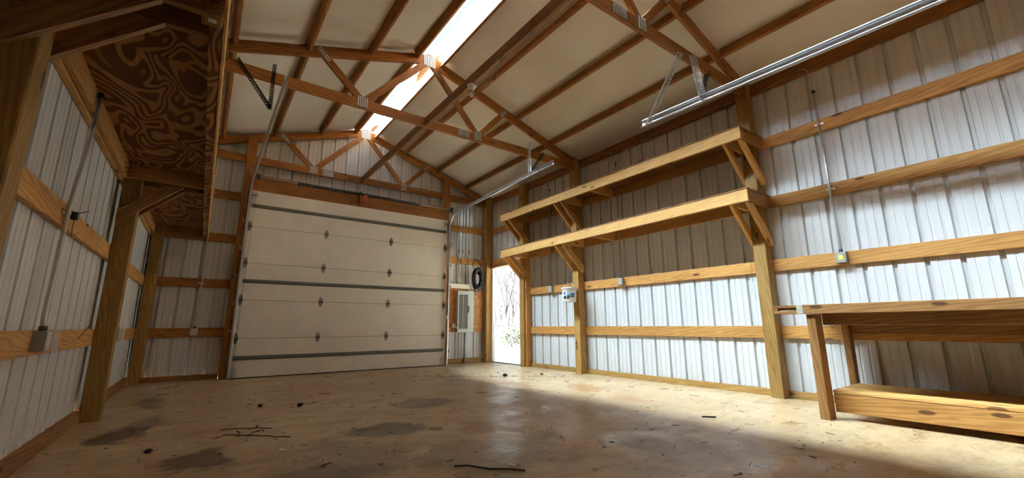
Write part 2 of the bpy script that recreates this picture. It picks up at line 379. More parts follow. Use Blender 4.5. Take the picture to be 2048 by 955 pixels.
# ------------------------------------------------------------------ ribbed siding
def profile(u0, u1, phase):
    """list of (u, outward depth) from u0 to u1 for ribs at phase + k*pitch"""
    p = PITCH_R; pts = []
    shape = [(-0.021, 0), (-0.014, 0.030), (0.012, 0.030), (0.020, 0), (0.066, 0), (0.072, 0.004), (0.082, 0.004), (0.088, 0), (0.143, 0), (0.149, 0.004), (0.159, 0.004), (0.165, 0)]
    k0 = int(math.floor((u0-phase)/p)) - 1; k1 = int(math.ceil((u1-phase)/p)) + 1
    allp = [(phase+k*p+s, d) for k in range(k0, k1+1) for s, d in shape]
    def dep(u):
        for (a, da), (b, db) in zip(allp, allp[1:]):
            if a <= u <= b: return da + (db-da)*(u-a)/(b-a)
        return 0
    pts = [(u0, dep(u0))] + [q for q in allp if u0 < q[0] < u1] + [(u1, dep(u1))]
    return pts
def siding_panel(parent, along, plane, out, u0, u1, phase, zlo, zhi, breaks=()):
    """along 'x' or 'y'; siding plane coordinate; out = +1/-1 outward; zlo/zhi functions of u"""
    pts = profile(u0, u1, phase)
    for b in breaks:
        if u0 < b < u1:
            for e in (-0.0005, 0.0005):
                pts.append((b+e, 0))
    pts.sort()
    v = []; f = []
    for u, d in pts:
        w = plane + out*(d+0.0005)
        for z in (zlo(u), zhi(u)):
            v.append((w, u, z) if along == 'y' else (u, w, z))
    for i in range(len(pts)-1): f.append((2*i, 2*i+2, 2*i+3, 2*i+1))
    cu = (u0+u1)/2
    org = (plane, cu, 0) if along == 'y' else (cu, plane, 0)
    o = free_mesh('siding_panel', v, f, 'white_steel_siding', parent, origin=org)
    md = o.modifiers.new('thick', 'SOLIDIFY'); md.thickness = 0.0015; md.offset = 0
    return o
def wall_panels(parent, along, plane, out, a, b, phase, zlo, zhi, breaks=(), skip=None):
    w = 4*PITCH_R; u = phase + math.floor((a-phase)/w)*w
    while u < b - 1e-4:
        u0, u1 = max(a, u), min(b, u+w)
        if u1-u0 > 0.02 and not (skip and skip(u0, u1)): siding_panel(parent, along, plane, out, u0, u1, phase, zlo, zhi, breaks)
        u += w
EAVE_TOP = 3.83
DOOR_Y0, DOOR_Y1, DOOR_Z = 6.92, 8.19, 2.085
wr = struct('wall_right', (SR, 3.6, 0), 'right wall of white ribbed steel siding on timber girts and posts')
wlft = struct('wall_left', (SL, 3.6, 0), 'left wall of white ribbed steel siding with timber girts and posts')
wf = struct('wall_far', (2.3, SE, 0), 'gable end wall of white ribbed steel siding around the garage door')
wb = struct('wall_back', (2.3, SB, 0), 'unseen near end wall behind the camera, brown lining added to darken surfaces facing it')
wall_panels(wr, 'y', SR, 1, SB, SE, 2.487, lambda u: DOOR_Z if DOOR_Y0 < u < DOOR_Y1 else 0.01, lambda u: EAVE_TOP, (DOOR_Y0, DOOR_Y1))
wall_panels(wlft, 'y', SL, -1, SB, SE, 2.30, lambda u: 0.01, lambda u: EAVE_TOP)
gable = lambda u: roof_z(u, PT+0.02)
GX0, GX1, GZ = 0.44, 4.12, 3.06
wall_panels(wf, 'x', SE, 1, SL, SR, 1.281, lambda u: GZ if GX0 < u < GX1 else 0.01, gable, (GX0, GX1))
for k in range(5):
    x0 = SL + k*(SR-SL)/5; x1 = SL + (k+1)*(SR-SL)/5 - 0.002; y0_, y1_ = SB-0.02, SB
    vv = [(x, y, z) for y in (y0_, y1_) for x, z in ((x0, 0.0), (x1, 0.0), (x1, gable(x1)), (RX if x0 < RX < x1 else x1, gable(RX if x0 < RX < x1 else x1)), (x0, gable(x0)))]
    ff = [(0, 1, 2, 3, 4), (9, 8, 7, 6, 5)] + [(i, i+5, (i+1) % 5+5, (i+1) % 5) for i in range(5)]
    free_mesh('dark_lining_panel', vv, ff, 'old_board', wb, origin=(x0, SB, 0))  # brown lining added out of view so less light bounces onto camera-facing surfaces

# side wall girts, skirt boards, headers, posts
def seg(name, x0, x1, y0, y1, z0, z1, mat, par, c=0.004): return abox(name, (x0, y0, z0), (x1, y1, z1), mat, par, c)
for zt in GIRT_T:
    if zt > DOOR_Z:
        seg('girt', GR, GR+0.038, 5.26, SE-0.04, zt-0.14, zt, 'pine' if zt > 2.5 else 'pine', wr)
        seg('girt', GR, GR+0.038, 2.23, 5.26, zt-0.14, zt, 'pine', wr)
    else:
        seg('girt', GR, GR+0.038, 5.26, DOOR_Y0-0.02, zt-0.14, zt, 'pine', wr)
        seg('girt', GR, GR+0.038, 2.23, 5.26, zt-0.14, zt, 'pine', wr)
    seg('girt', GR, GR+0.038, SB+0.04, 2.23, zt-0.14, zt, 'pine', wr)
    seg('girt', GL-0.038, GL, 5.24, SE-0.04, zt-0.14, zt, 'pine', wlft)
    seg('girt', GL-0.038, GL, 2.23, 5.24, zt-0.14, zt, 'pine', wlft)
    seg('girt', GL-0.038, GL, SB+0.04, 2.23, zt-0.14, zt, 'pine', wlft)
seg('skirt_board', GR-0.005, GR+0.036, 5.365, DOOR_Y0-0.15, 0.0, 0.075, 'treated_post', wr)
seg('skirt_board', GR-0.005, GR+0.036, 2.305, 5.22, 0.0, 0.075, 'treated_post', wr)
seg('skirt_board', GR-0.005, GR+0.036, SB+0.04, 2.16, 0.0, 0.075, 'treated_post', wr)
seg('skirt_board', GL-0.036, GL+0.005, 5.365, 8.17, 0.0, 0.10, 'old_board', wlft)
seg('skirt_board', GL-0.036, GL+0.005, SB+0.04, 5.22, 0.0, 0.10, 'old_board', wlft)
for (a, b) in ((5.26, SE-0.03), (2.2, 5.26), (SB+0.03, 2.2)):
    seg('eave_header', GR, GR+0.038, a, b, 3.64, 3.80, 'truss_pine', wr)
    seg('eave_header', GL-0.038, GL, a, b, 3.64, 3.80, 'truss_pine', wlft)
for yp in YP:
    zt = roof_z(R, PT) - 0.02
    abox('post', (R, yp, 0), (GR, yp+PS, zt), 'treated_post', wr, 0.006)
    abox('post', (GL, yp, 0), (L, yp+PS, zt), 'treated_post', wlft, 0.006)
# door post of the right wall with a doubled stud
abox('post', (R, DOOR_Y0-PS, 0), (GR, DOOR_Y0, roof_z(R, PT)-0.1), 'treated_post', wr, 0.006)
abox('stud', (R+0.04, DOOR_Y0-PS-0.04, 0), (GR, DOOR_Y0-PS-0.001, 2.2), 'pine', wr)
# end wall posts, girts, skirt
JY0, JY1 = 8.13, 8.23
for (a, b) in ((0.31, 0.45), (4.06, 4.20)):
    abox('jamb_post', (a, JY0, 0), (b, JY1, roof_z((a+b)/2, CB)+0.05), 'truss_pine', wf, 0.005)
for zt in (0.775, 1.545, 2.30, 3.04):
    abox('girt', (L+0.002, GE, zt-0.14), (0.40, GE+0.038, zt), 'truss_pine', wf)
    if zt > 2: abox('girt', (4.1, GE, zt-0.14), (R-0.002, GE+0.038, zt), 'pine', wf)
abox('girt', (4.1, GE, 3.58), (R-0.002, GE+0.038, 3.72), 'truss_pine', wf)
abox('skirt_board', (L, GE-0.02, 0), (0.31, GE+0.03, 0.075), 'old_board', wf)
abox('skirt_board', (4.2, GE-0.02, 0), (R, GE+0.03, 0.10), 'treated_post', wf)
abox('header', (0.45, 8.088, 3.03), (4.105, 8.13, 3.262), 'truss_pine', wf)
abox('header', (0.45, 8.097, 3.264), (4.105, 8.135, 3.342), 'truss_pine', wf)
abox('osb_backer', (4.31, GE-0.012, 0.652), (R-0.01, GE-0.001, 1.60), 'osb', wf, 0.002)
for (a, b) in ((0.31, 0.45), (4.06, 4.20)): abox('jamb_post', (a, SB+0.08, 0), (b, SB+0.18, roof_z((a+b)/2, CB)), 'truss_pine', wb, 0.005)

for x0, x1 in ((0.40, 0.475), (4.075, 4.15)): abox('door_light_stop', (x0, 8.0875, 0), (x1, 8.1295, 3.03), 'truss_pine', wf)  # strips added behind the door edges to stop daylight leaking in
abox('jamb_light_stop', (0.415, 8.231, 0), (0.439, SE+0.03, 3.06), 'truss_pine', wf); abox('jamb_light_stop', (4.121, 8.231, 0), (4.145, SE+0.03, 3.06), 'truss_pine', wf)  # boards added to shut daylight out of the wall cavity
abox('head_light_stop', (0.41, 8.131, 3.042), (4.15, SE+0.03, 3.066), 'truss_pine', wf)  # board added over the opening to block daylight above the header
for xx in (SL-0.035, SR+0.035):
    sg = 1 if xx < 0 else -1
    for yy, sy in ((SE+0.035, -1), (SB-0.035, 1)):
        vv, ff = boxes_data([((min(xx, xx+sg*0.12), min(yy, yy+sy*0.003), 0), (max(xx, xx+sg*0.12), max(yy, yy+sy*0.003), 3.9)), ((min(xx, xx+sg*0.003), min(yy, yy+sy*0.12), 0), (max(xx, xx+sg*0.003), max(yy, yy+sy*0.12), 3.9))])
        free_mesh('corner_light_stop', vv, ff, 'outer_white', wf if yy > 0 else wb, origin=(xx, yy, 0))  # outside angle added at each corner to block daylight leaks
# walk-in doorway in the right wall: header and jamb trim
dw = struct('door_2', (GR, 7.5, 0), 'open walk-in doorway between two posts, daylight outside')
abox('header', (GR-0.06, DOOR_Y0, 2.09), (GR+0.036, DOOR_Y1-0.02, 2.148), 'old_board', dw)
abox('jamb_trim', (GR-0.002, DOOR_Y1-0.055, 0.0), (SR+0.03, DOOR_Y1-0.02, 2.09), 'outer_white', dw, 0.002)
abox('jamb_board', (GR-0.045, DOOR_Y1-0.02, 0.0), (GR-0.004, DOOR_Y1, 2.09), 'pine', dw)
abox('threshold', (GR-0.02, DOOR_Y0, 0.0), (SR+0.05, DOOR_Y1-0.055, 0.012), 'dark_steel', dw, 0.002)

# ------------------------------------------------------------------ roof: purlins, liner, outer sheet
ce = struct('ceiling', (RX, 3.6, 3.8), 'pitched roof with brown purlins over white vinyl insulation')
DXS = [0.19, 0.83, 1.59, 2.34]
BAYS = [(SB+0.005, 2.161), (2.201, 5.221), (5.261, 8.231)]
for sgn in (-1, 1):
    nrm = Vector((sgn*SLOPE, 0, 1)).normalized()
    for dx in DXS:
        x = RX + sgn*dx
        c = Vector((x, 0, roof_z(x, PB))) + nrm*0.07
        for (a, b) in BAYS:
            board('purlin', (c.x, a, c.z), (c.x, b, c.z), 0.14, 0.04, 'truss_pine', ce, up=nrm)
    # liner pieces: rolls run up the slope; they drape between the purlins
    edges = DXS + [3.10]
    ycuts = [SB+0.01, 0.0, 1.23, 2.45, 3.67, 4.62, 5.85, 7.08, SE-0.005]
    for i in range(4):
        d0, d1 = edges[i]+0.0, edges[i+1]
        for yi in range(len(ycuts)-1):
            y0, y1 = ycuts[yi], ycuts[yi+1]
            nx, ny = 10, 10; v = []; f = []
            for a in range(nx+1):
                t = a/nx; dd = d0 + (d1-d0)*t; x = RX + sgn*dd
                for b in range(ny+1):
                    y = y0 + (y1-y0)*b/ny
                    near = min(abs(y-q) for q in (2.18, 5.24, 8.3))
                    s = math.sin(math.pi*t)**0.6 if 0 < t < 1 else 0
                    sag = 0.045*s*(0.75+0.25*math.sin(y*5.1+i*2+sgn)) * min(1, 0.35+near*2.2)
                    z = roof_z(x, PT-0.004) - sag - 0.006*(1-abs(2*b/ny-1)**6 if yi % 2 else 0)
                    v.append((x, y, z))
            for a in range(nx):
                for b in range(ny):
                    q = (a*(ny+1)+b, (a+1)*(ny+1)+b, (a+1)*(ny+1)+b+1, a*(ny+1)+b+1)
                    f.append(q if sgn < 0 else tuple(reversed(q)))
            o = free_mesh('insulation_panel', v, f, 'white_vinyl_liner', ce, True, origin=(RX+sgn*(d0+d1)/2, (y0+y1)/2, roof_z(RX+sgn*d0, PT)))
    # outer steel roof
    v = []; f = []
    for dd, dz in ((0.205, 0.0), (3.42, 0.0), (0.205, 0.012), (3.42, 0.012)):
        x = RX + sgn*dd
        for y in (SB-0.15, SE+0.15): v.append((x, y, roof_z(x, PT+0.03)+dz))
    f = [(0, 1, 3, 2), (4, 6, 7, 5), (0, 2, 6, 4), (1, 5, 7, 3), (0, 4, 5, 1), (2, 3, 7, 6)]
    free_mesh('roof_sheet', v, f, 'outer_white', ce, origin=(RX+sgn*1.8, 3.6, 4.2))
    # ragged edge of the insulation along the skylight
    v = []; f = []; n = 120
    for k in range(n+1):
        y = SB+0.02 + (SE-SB-0.04)*k/n; x = RX + sgn*0.165
        w = (0.012 + 0.05*max(0, math.sin(y*2.3+sgn)+0.2*math.sin(y*11))**2 + 0.012*random.random()) * (1.0 if sgn > 0 else 0.15)
        v += [(x, y, PT-0.03), (x - sgn*w, y, PT-0.02+0.012*random.random()), (x - sgn*w*0.9, y, PT-0.005+0.02), (x, y, PT)]
    for k in range(n):
        for q in range(4): f.append((4*k+q, 4*k+(q+1) % 4, 4*k+4+(q+1) % 4, 4*k+4+q))
    free_mesh('torn_edge', v, f, 'torn_foam', ce, origin=(RX, 3.6, PT))
sk = struct('window_1', (RX, 3.6, PT), 'clear ridge skylight strip running the length of the roof')
for sgn in (-1, 1):
    v = []; f = []
    for dd in (0.0, 0.26):
        x = RX + sgn*dd
        for y in (SB-0.1, SE+0.1):
            for dz in (0.0, 0.003): v.append((x, y, roof_z(x, PT+0.045)+dz))
    f = [(0, 2, 6, 4), (1, 5, 7, 3), (0, 1, 3, 2), (4, 6, 7, 5), (0, 4, 5, 1), (2, 3, 7, 6)]
    free_mesh('skylight_pane', v, f, 'clear_skylight_sheet', sk, origin=(RX+sgn*0.1, 3.6, PT))
board('ridge_rib', (RX, SB-0.1, PT+0.055), (RX, SE+0.1, PT+0.055), 0.012, 0.02, 'rib_blue', sk)

# ------------------------------------------------------------------ trusses
def gusset(parent, cx, cz, w, h, y, ang=0.0):
    n = max(4, int(w/0.027)); lst = [((-w/2, -0.0015, -h/2), (w/2, 0.0015, h/2))]
    for k in range(n):
        u = -w/2 + (k+0.5)*w/n; lst.append(((u-w/n*0.28, -0.006, -h/2+0.004), (u+w/n*0.28, 0.0, h/2-0.004)))
    v, f = boxes_data(lst)
    M = Matrix.Translation((cx, y-0.0018, cz)) @ Matrix.Rotation(-ang, 4, 'Y')
    me = mesh_from('gusset_plate', v, f, 'plate_dark'); me.materials.append(MATS['galv_plate'])
    for pl in me.polygons:
        if min(pl.vertices) >= 8: pl.material_index = 1
    return link('gusset_plate', me, M, parent)
def truss(y, label, splice):
    t = thing('roof_truss', (RX, y, CB-1.0), label, 'truss', 'roof trusses')
    y0, y1 = y, y+0.038; vt = 0.148
    for sgn in (-1, 1):
        xe = RX + sgn*2.905
        zr = lambda x: roof_z(x, CB)
        member('top_chord', [(RX+sgn*0.0005, CB), (xe, zr(xe)), (xe, zr(xe)+vt), (RX+sgn*0.0005, CB+vt)], (sgn, -SLOPE), y0, y1, 'truss_pine', t)
    zb, zt = 3.575, 3.712
    abox('bottom_chord', (L+0.004, y0, zb), (splice-0.001, y1, zt), 'truss_pine', t)
    abox('bottom_chord', (splice+0.001, y0, zb), (R-0.004, y1, zt), 'truss_pine', t)
    def web(a, b, w=0.089):
        a, b = Vector((a[0], 0, a[1])), Vector((b[0], 0, b[1])); d = (b-a).normalized(); nn = Vector((-d.z, 0, d.x))*w/2
        member('web', [((a+nn).x, (a+nn).z), ((a-nn).x, (a-nn).z), ((b-nn).x, (b-nn).z), ((b+nn).x, (b+nn).z)], (d.x, d.z), y0+0.001, y1-0.001, 'truss_pine', t)
    jl, jr, tl, tr = 1.385, 3.15, 0.885, 3.62
    web((RX-0.05, CB-0.005), (jl+0.02, zt-0.02)); web((RX+0.05, CB-0.005), (jr-0.02, zt-0.02))
    web((jl-0.02, zt-0.02), (tl, roof_z(tl, CB)+0.02)); web((jr+0.02, zt-0.02), (tr, roof_z(tr, CB)+0.02))
    gusset(t, RX, CB+0.035, 0.19, 0.18, y0)
    gusset(t, jl, zt-0.045, 0.14, 0.15, y0); gusset(t, jr, zt-0.045, 0.12, 0.15, y0)
    gusset(t, splice, (zb+zt)/2, 0.20, 0.105, y0)
    gusset(t, tl-0.01, roof_z(tl, CB)+0.03, 0.20, 0.07, y0, math.atan2(-0.5, 0.5)*-1 + math.pi/2)
    gusset(t, tr+0.01, roof_z(tr, CB)+0.03, 0.16, 0.07, y0, math.atan2(0.5, 0.5))
    return t
truss(8.232, 'roof truss against the gable end wall above the garage door', 1.64)
truss(5.222, 'middle roof truss with the garage door track hangers bolted to it', 2.90)
truss(2.162, 'nearest roof truss, cut off by the top of the picture', 2.82)
for a, b, lab in ((5.262, 8.230, 'lengthwise brace board from the middle truss to the gable truss'), (2.202, 5.220, 'lengthwise brace board carrying the bare light bulb'), (SB+0.01, 2.160, 'lengthwise brace board nearest the camera, over the first bay')):
    o = board('brace_board', (2.278, a, 3.643), (2.278, b, 3.643), 0.13, 0.042, 'old_board')
    tag(o, lab, 'brace', 'brace boards between the trusses')
t = thing('light_bulb', (2.278, 3.93, 3.578), 'bare clear light bulb in a ceiling holder under the brace board', 'light bulb')
lathe('holder', [(0.055, 0), (0.055, -0.012), (0.045, -0.03), (0.024, -0.04), (0.022, -0.062)], (2.278, 3.93, 3.577), 'white_plastic', t)
lathe('bulb', [(0.013, -0.06), (0.014, -0.075), (0.028, -0.10), (0.030, -0.118), (0.022, -0.138), (0.004, -0.146)], (2.278, 3.93, 3.577), 'bulb_glass', t)
for k in range(2):
    yy = 3.35 + 0.12*k
    tag(tube('hanging_string', [(2.25, yy, 3.60), (2.248, yy+0.01, 3.42), (2.25, yy, 3.25-0.05*k)], 0.0012, 'white_plastic', None, 5), ('longer' if k else 'shorter') + ' thin white string hanging from the brace board', 'string')

# ------------------------------------------------------------------ garage door (far end)
DF = 8.038; DX0, DX1 = 0.447, 4.105
gd = struct('door_1', (2.28, DF, 0), 'closed white sectional garage door of five panels')
JO = [0.012, 0.608, 1.212, 1.812, 2.425, 3.043]
for k in range(5):
    o = abox('door_panel', (DX0, DF, JO[k]+0.002), (DX1, DF+0.048, JO[k+1]-0.002), 'door_white', gd, 0.003)
    if k: abox('joint_seal', (DX0+0.002, DF+0.012, JO[k]-0.004), (DX1-0.002, DF+0.04, JO[k]+0.004), 'black_rubber', gd, 0.001)
abox('bottom_seal', (DX0, DF+0.005, -0.002), (DX1, DF+0.045, 0.0155), 'black_rubber', gd, 0.002)
for z in (2.777, 1.515, 0.310):
    v = []; f = []
    prof = [(0.0, -0.042), (0.0, -0.030), (-0.022, -0.024), (-0.026, -0.010), (-0.026, 0.010), (-0.022, 0.024), (0.0, 0.030), (0.0, 0.042)]
    prof = [(y*1.0, zz*0.75) for y, zz in prof]
    for x in (0.468, 4.075):
        v += [(x, DF-0.001+y, z+zz) for y, zz in prof]
    n = len(prof); f = [(i, i+1, n+i+1, n+i) for i in range(n-1)] + [tuple(range(n)), tuple(range(2*n-1, n-1, -1))]
    free_mesh('strut', v, f, 'strut_steel', gd, origin=(2.28, DF, z))
def hinge_mesh(endk):
    pts = [(-0.012, -0.085), (0.012, -0.085), (0.030, -0.045), (0.034, 0), (0.030, 0.045), (0.012, 0.085), (-0.012, 0.085), (-0.030, 0.045), (-0.034, 0), (-0.030, -0.045)]
    n = len(pts); v = [(x, 0, z) for x, z in pts] + [(x*0.92, -0.004, z*0.96) for x, z in pts]
    f = [tuple(range(2*n-1, n-1, -1))] + [(i, (i+1) % n, (i+1) % n+n, i+n) for i in range(n)]
    b = len(v); tv, tf = tube_data([(-0.034, -0.012, 0), (0.034, -0.012, 0)], 0.011, 8)
    v += [tuple(q) for q in tv]; f += [tuple(b+i for i in q) for q in tf]
    for sx in (-0.02, 0.02):
        b = len(v); bv, bf = boxes_data([((sx-0.003, -0.02, -0.045), (sx+0.003, -0.003, 0.045))]); v += bv; f += [tuple(b+i for i in q) for q in bf]
    me = mesh_from('hinge', v, f, 'hinge_zinc'); me.materials.append(MATS['dark_steel'])
    for pl in me.polygons:
        if min(pl.vertices) >= 20: pl.material_index = 1
    return me
HM = hinge_mesh(0)
for zi, z in enumerate(JO[1:5]):
    for x in (0.468, 1.667, 2.875, 4.065):
        h = link('hinge', HM, Matrix.Translation((x, DF-0.0015, z)), gd)
        if x < 0.5 or x > 4: tube('roller_stem', [(x, DF-0.014, z), (x + (-0.05 if x < 0.5 else 0.05), DF-0.014, z)], 0.006, 'bolt_zinc', h, 6)
for x, s in ((0.49, -1), (4.06, 1)):
    br = abox('top_bracket', (x-0.04, DF-0.03, 2.90), (x+0.04, DF-0.001, 3.0), 'galv_plate', gd, 0.002)
    tube('roller_stem', [(x-s*0.06, DF-0.035, 2.95), (x+s*0.06, DF-0.035, 2.95)], 0.006, 'dark_steel', br, 6)
    abox('bottom_bracket', (x-0.035, DF-0.012, 0.03), (x+0.035, DF-0.001, 0.17), 'galv_plate', gd, 0.002)
rng_ = random.Random(3)
abox('door_sticker', (3.93, DF-0.001, 1.585), (3.99, DF-0.0002, 1.61), 'cream_plastic', gd, 0.0002)

# torsion spring over the door
ts = thing('torsion_spring', (2.29, 7.95, 3.27), 'torsion spring shaft with black coil and red tag above the garage door', 'spring')
SY, SZ = 7.985, 3.275
tube('shaft', [(0.40, SY, SZ), (4.20, SY, SZ)], 0.0125, 'conduit_steel', ts, 8)
v = []; f = []
coil = []
N = 150
for k in range(N+1): coil.append((1.17+(3.38-1.17)*k/N, 0.0))
tv, tf = tube_data([(x, SY, SZ) for x, _ in coil], [0.027 + (0.0025 if k % 2 else -0.0015) for k in range(N+1)], 12)
free_mesh('coil_spring', tv, tf, 'black_iron', ts, origin=(1.17, SY, SZ))
for x in (1.15, 3.39): lathe('winding_cone', [(0.034, -0.02), (0.034, 0.012), (0.022, 0.04)], (x, SY, SZ), 'dark_steel', ts, 14, (1 if x > 2 else -1, 0, 0))
for x in (0.50, 4.13):
    lathe('cable_drum', [(0.02, -0.03), (0.058, -0.028), (0.058, -0.022), (0.05, -0.02), (0.048, 0.02), (0.058, 0.022), (0.06, 0.03), (0.02, 0.032)], (x, SY, SZ), 'dark_steel', ts, 18, (1, 0, 0))
    tube('lift_cable', [(x, SY-0.05, SZ), (x-0.02*(1 if x < 1 else -1), DF-0.02, 0.1)], 0.002, 'dark_steel', ts, 5)
    abox('bearing_plate', (x-0.07 if x < 1 else x+0.06, SY-0.05, SZ-0.06), (x-0.06 if x < 1 else x+0.07, 8.087, SZ+0.05), 'galv_plate', ts, 0.002)
abox('center_bracket', (2.19, SY-0.02, 3.10), (2.235, 8.087, 3.32), 'truss_pine', ts, 0.003)
abox('warning_tag', (2.255, SY-0.046, 3.135), (2.335, SY-0.04, 3.265), 'red_tag', ts, 0.003)

# tracks: C channels swept along a path in the Y-Z plane
def channel(name, path, x, side, mat, parent, w=0.062, d=0.034):
    prof = [(w*q, d*e) for q, e in ((-0.40, 1.0), (-0.5, 0.85), (-0.5, 0.35), (-0.40, 0.10), (-0.2, 0.0), (0.2, 0.0), (0.40, 0.10), (0.5, 0.35), (0.5, 0.85), (0.40, 1.0))]
    v = []; f = []; n = len(prof)
    P = [Vector((0, p[0], p[1])) for p in path]
    for i, p in enumerate(P):
        dd = (P[min(i+1, len(P)-1)] - P[max(i-1, 0)]).normalized(); nn = Vector((0, -dd.z, dd.y))
        for a, b in prof: v.append(Vector((x + side*b, 0, 0)) + p + nn*a)
    for i in range(len(P)-1):
        for k in range(n-1): f.append((i*n+k, i*n+k+1, (i+1)*n+k+1, (i+1)*n+k))
    o = free_mesh(name, v, f, mat, parent, origin=(x, path[0][0], path[0][1]))
    md = o.modifiers.new('thick', 'SOLIDIFY'); md.thickness = 0.002; md.offset = 0
    return o
def perforated_angle(name, a, b, mat, parent, face=(0, -1, 0), leg=0.036, bar=0.0):
    """slotted angle iron from a to b: two legs, each with two rows of real slots"""
    a, b = Vector(a), Vector(b); Ln = (b-a).length
    k_ = leg/0.036
    cols = [(a_*k_, b_*k_, h_) for a_, b_, h_ in ((0.0, 0.006, 0), (0.006, 0.013, 1), (0.013, 0.021, 0), (0.021, 0.029, 1), (0.029, 0.036, 0))]
    pitch, slot = 0.030, 0.018
    n = max(2, int(Ln/pitch)); v = []; f = []
    def quad(x0, x1, u0, u1, second):
        bidx = len(v)
        pts = [(x0, u0), (x1, u0), (x1, u1), (x0, u1)]
        for (xx, u) in pts: v.append((xx, 0, u) if not second else (xx, u, 0))
        f.append((bidx, bidx+1, bidx+2, bidx+3))
    for second in (False, True):
        for (u0, u1, hole) in cols:
            if not hole: quad(0, Ln, u0, u1, second)
            else:
                for k in range(n+1):
                    x0 = max(0, k*pitch - (pitch-slot)/2); x1 = min(Ln, k*pitch + (pitch-slot)/2)
                    if x1 > x0: quad(x0, x1, u0, u1, second)
    z = Vector(face); x = (b-a).normalized(); zz = x.cross(z).normalized()
    M = frame(a, x, zz)
    o = link(name, mesh_from(name, v, f, mat), M, parent)
    md = o.modifiers.new('thick', 'SOLIDIFY'); md.thickness = 0.0025; md.offset = 0
    return o
def arc_path(y_wall, z_top, y_end, z_end, rad=0.30, dirn=-1):
    pts = [(y_wall, 0.02), (y_wall, z_top-rad)]
    for k in range(1, 11):
        t = math.pi/2*k/10; pts.append((y_wall + dirn*rad*(1-math.cos(t)), z_top-rad+rad*math.sin(t)))
    pts.append((y_end, z_end)); return pts
def jamb_brackets(parent, x, s, y0, y1):
    for z in (0.28, 0.72, 1.15, 1.60, 2.05, 2.52):
        v, f = boxes_data([((x-0.02, y1-0.004, z-0.02), (x+0.02, y1, z+0.03)), ((x+s*0.018-0.002, y0, z-0.02), (x+s*0.018+0.002, y1, z+0.03))])
        free_mesh('jamb_bracket', v, f, 'galv_plate', parent, origin=(x, y1, z))
tl_ = thing('door_track', (0.40, 7.98, 0), 'galvanized garage door track at the left edge of the door, under the loft side', 'door track', 'garage door tracks')
channel('rail', arc_path(7.99, 3.205, 4.48, 3.265), 0.405, 1, 'galvanized', tl_)
jamb_brackets(tl_, 0.385, -1, 7.99, 8.13)
abox('flag_bracket', (0.372, 7.97, 2.72), (0.378, 8.13, 3.05), 'galv_plate', tl_, 0.002)
perforated_angle('hanger', (0.0, 5.205, 3.74), (0.372, 5.19, 3.235), 'black_iron', tl_)
perforated_angle('hanger', (0.372, 5.205, 3.80), (0.372, 5.20, 3.225), 'black_iron', tl_)
tr_ = thing('door_track', (4.15, 7.98, 0), 'galvanized garage door track at the right edge of the door, beside the breaker panel', 'door track', 'garage door tracks')
channel('rail', arc_path(7.99, 3.16, 4.60, 3.265), 4.155, -1, 'galvanized', tr_)
jamb_brackets(tr_, 4.18, 1, 7.99, 8.13)
abox('flag_bracket', (4.162, 7.97, 2.72), (4.168, 8.13, 3.05), 'galv_plate', tr_, 0.002)
perforated_angle('hanger', (4.155, 5.205, 3.82), (4.155, 5.20, 3.25), 'galv_plate', tr_)
perforated_angle('hanger', (4.47, 5.21, 3.70), (4.16, 5.20, 3.27), 'black_iron', tr_)
abox('door_sensor', (4.10, 7.955, 0.93), (4.15, 7.99, 1.0), 'white_plastic', tr_, 0.004)
tn_ = thing('door_track', (4.1, 0.5, 3.1), 'long bright galvanized track overhead at the upper right, nearest the camera', 'door track', 'garage door tracks')
channel('rail', [(SB+0.4, 3.09), (2.93, 3.195)], 4.12, -1, 'galvanized', tn_, 0.078, 0.042)
board('stiffener', (4.125, SB+0.4, 3.143), (4.125, 2.93, 3.248), 0.03, 0.003, 'galvanized', tn_, c=0.0005)
perforated_angle('hanger', (3.985, 2.155, 3.66), (4.115, 2.15, 3.16), 'galv_plate', tn_, leg=0.05)
perforated_angle('hanger', (3.74, 2.15, 3.60), (4.10, 2.86, 3.17), 'galv_plate', tn_, leg=0.05)
perforated_angle('hanger', (4.36, 2.19, 3.62), (4.13, 2.17, 3.19), 'black_iron', tn_)

# ------------------------------------------------------------------ right wall shelves
POSTS_SHELF = [2.162, 5.222, DOOR_Y0-PS]
def shelf(zt, label):
    t = thing('wall_shelf', (5.06, 4.5, zt-0.14), label, 'shelf', 'long plank shelves on the right wall')
    X0, Y0, Y1 = 4.78, 2.10, 6.99
    abox('front_board', (X0, Y0, zt-0.145), (X0+0.038, Y1, zt-0.005), 'shelf_pine', t)
    cuts = [Y0-0.005, 3.73, 5.35, Y1]
    for a, b in zip(cuts, cuts[1:]): abox('deck', (X0-0.006, a+0.001, zt-0.004), (GR-0.002, b-0.001, zt+0.010), 'old_board', t, 0.002)
    abox('end_board', (X0+0.039, Y0+0.001, zt-0.145), (GR-0.001, Y0+0.037, zt-0.006), 'old_board', t)
    js = [2.305, 4.47, 5.182, 5.365, DOOR_Y0-PS-0.04, DOOR_Y0+0.003]
    for y in js: abox('joist', (X0+0.039, y, zt-0.145), (GR-0.001, y+0.036, zt-0.006), 'shelf_pine', t)
    for yp in POSTS_SHELF:
        for y in (yp-0.0375, yp+PS+0.0015):
            zb = zt-0.147
            member('brace', [(X0+0.045, zb), (X0+0.17, zb), (GR-0.008, zb-0.35), (GR-0.008, zb-0.45), (GR-0.06, zb-0.45)], (1, -0.85), y, y+0.036, 'shelf_pine', t)
    return t
shelf(2.29, 'lower long wooden shelf on the right wall, level with the doorway head')
shelf(3.04, 'upper long wooden shelf on the right wall, just below the eave')
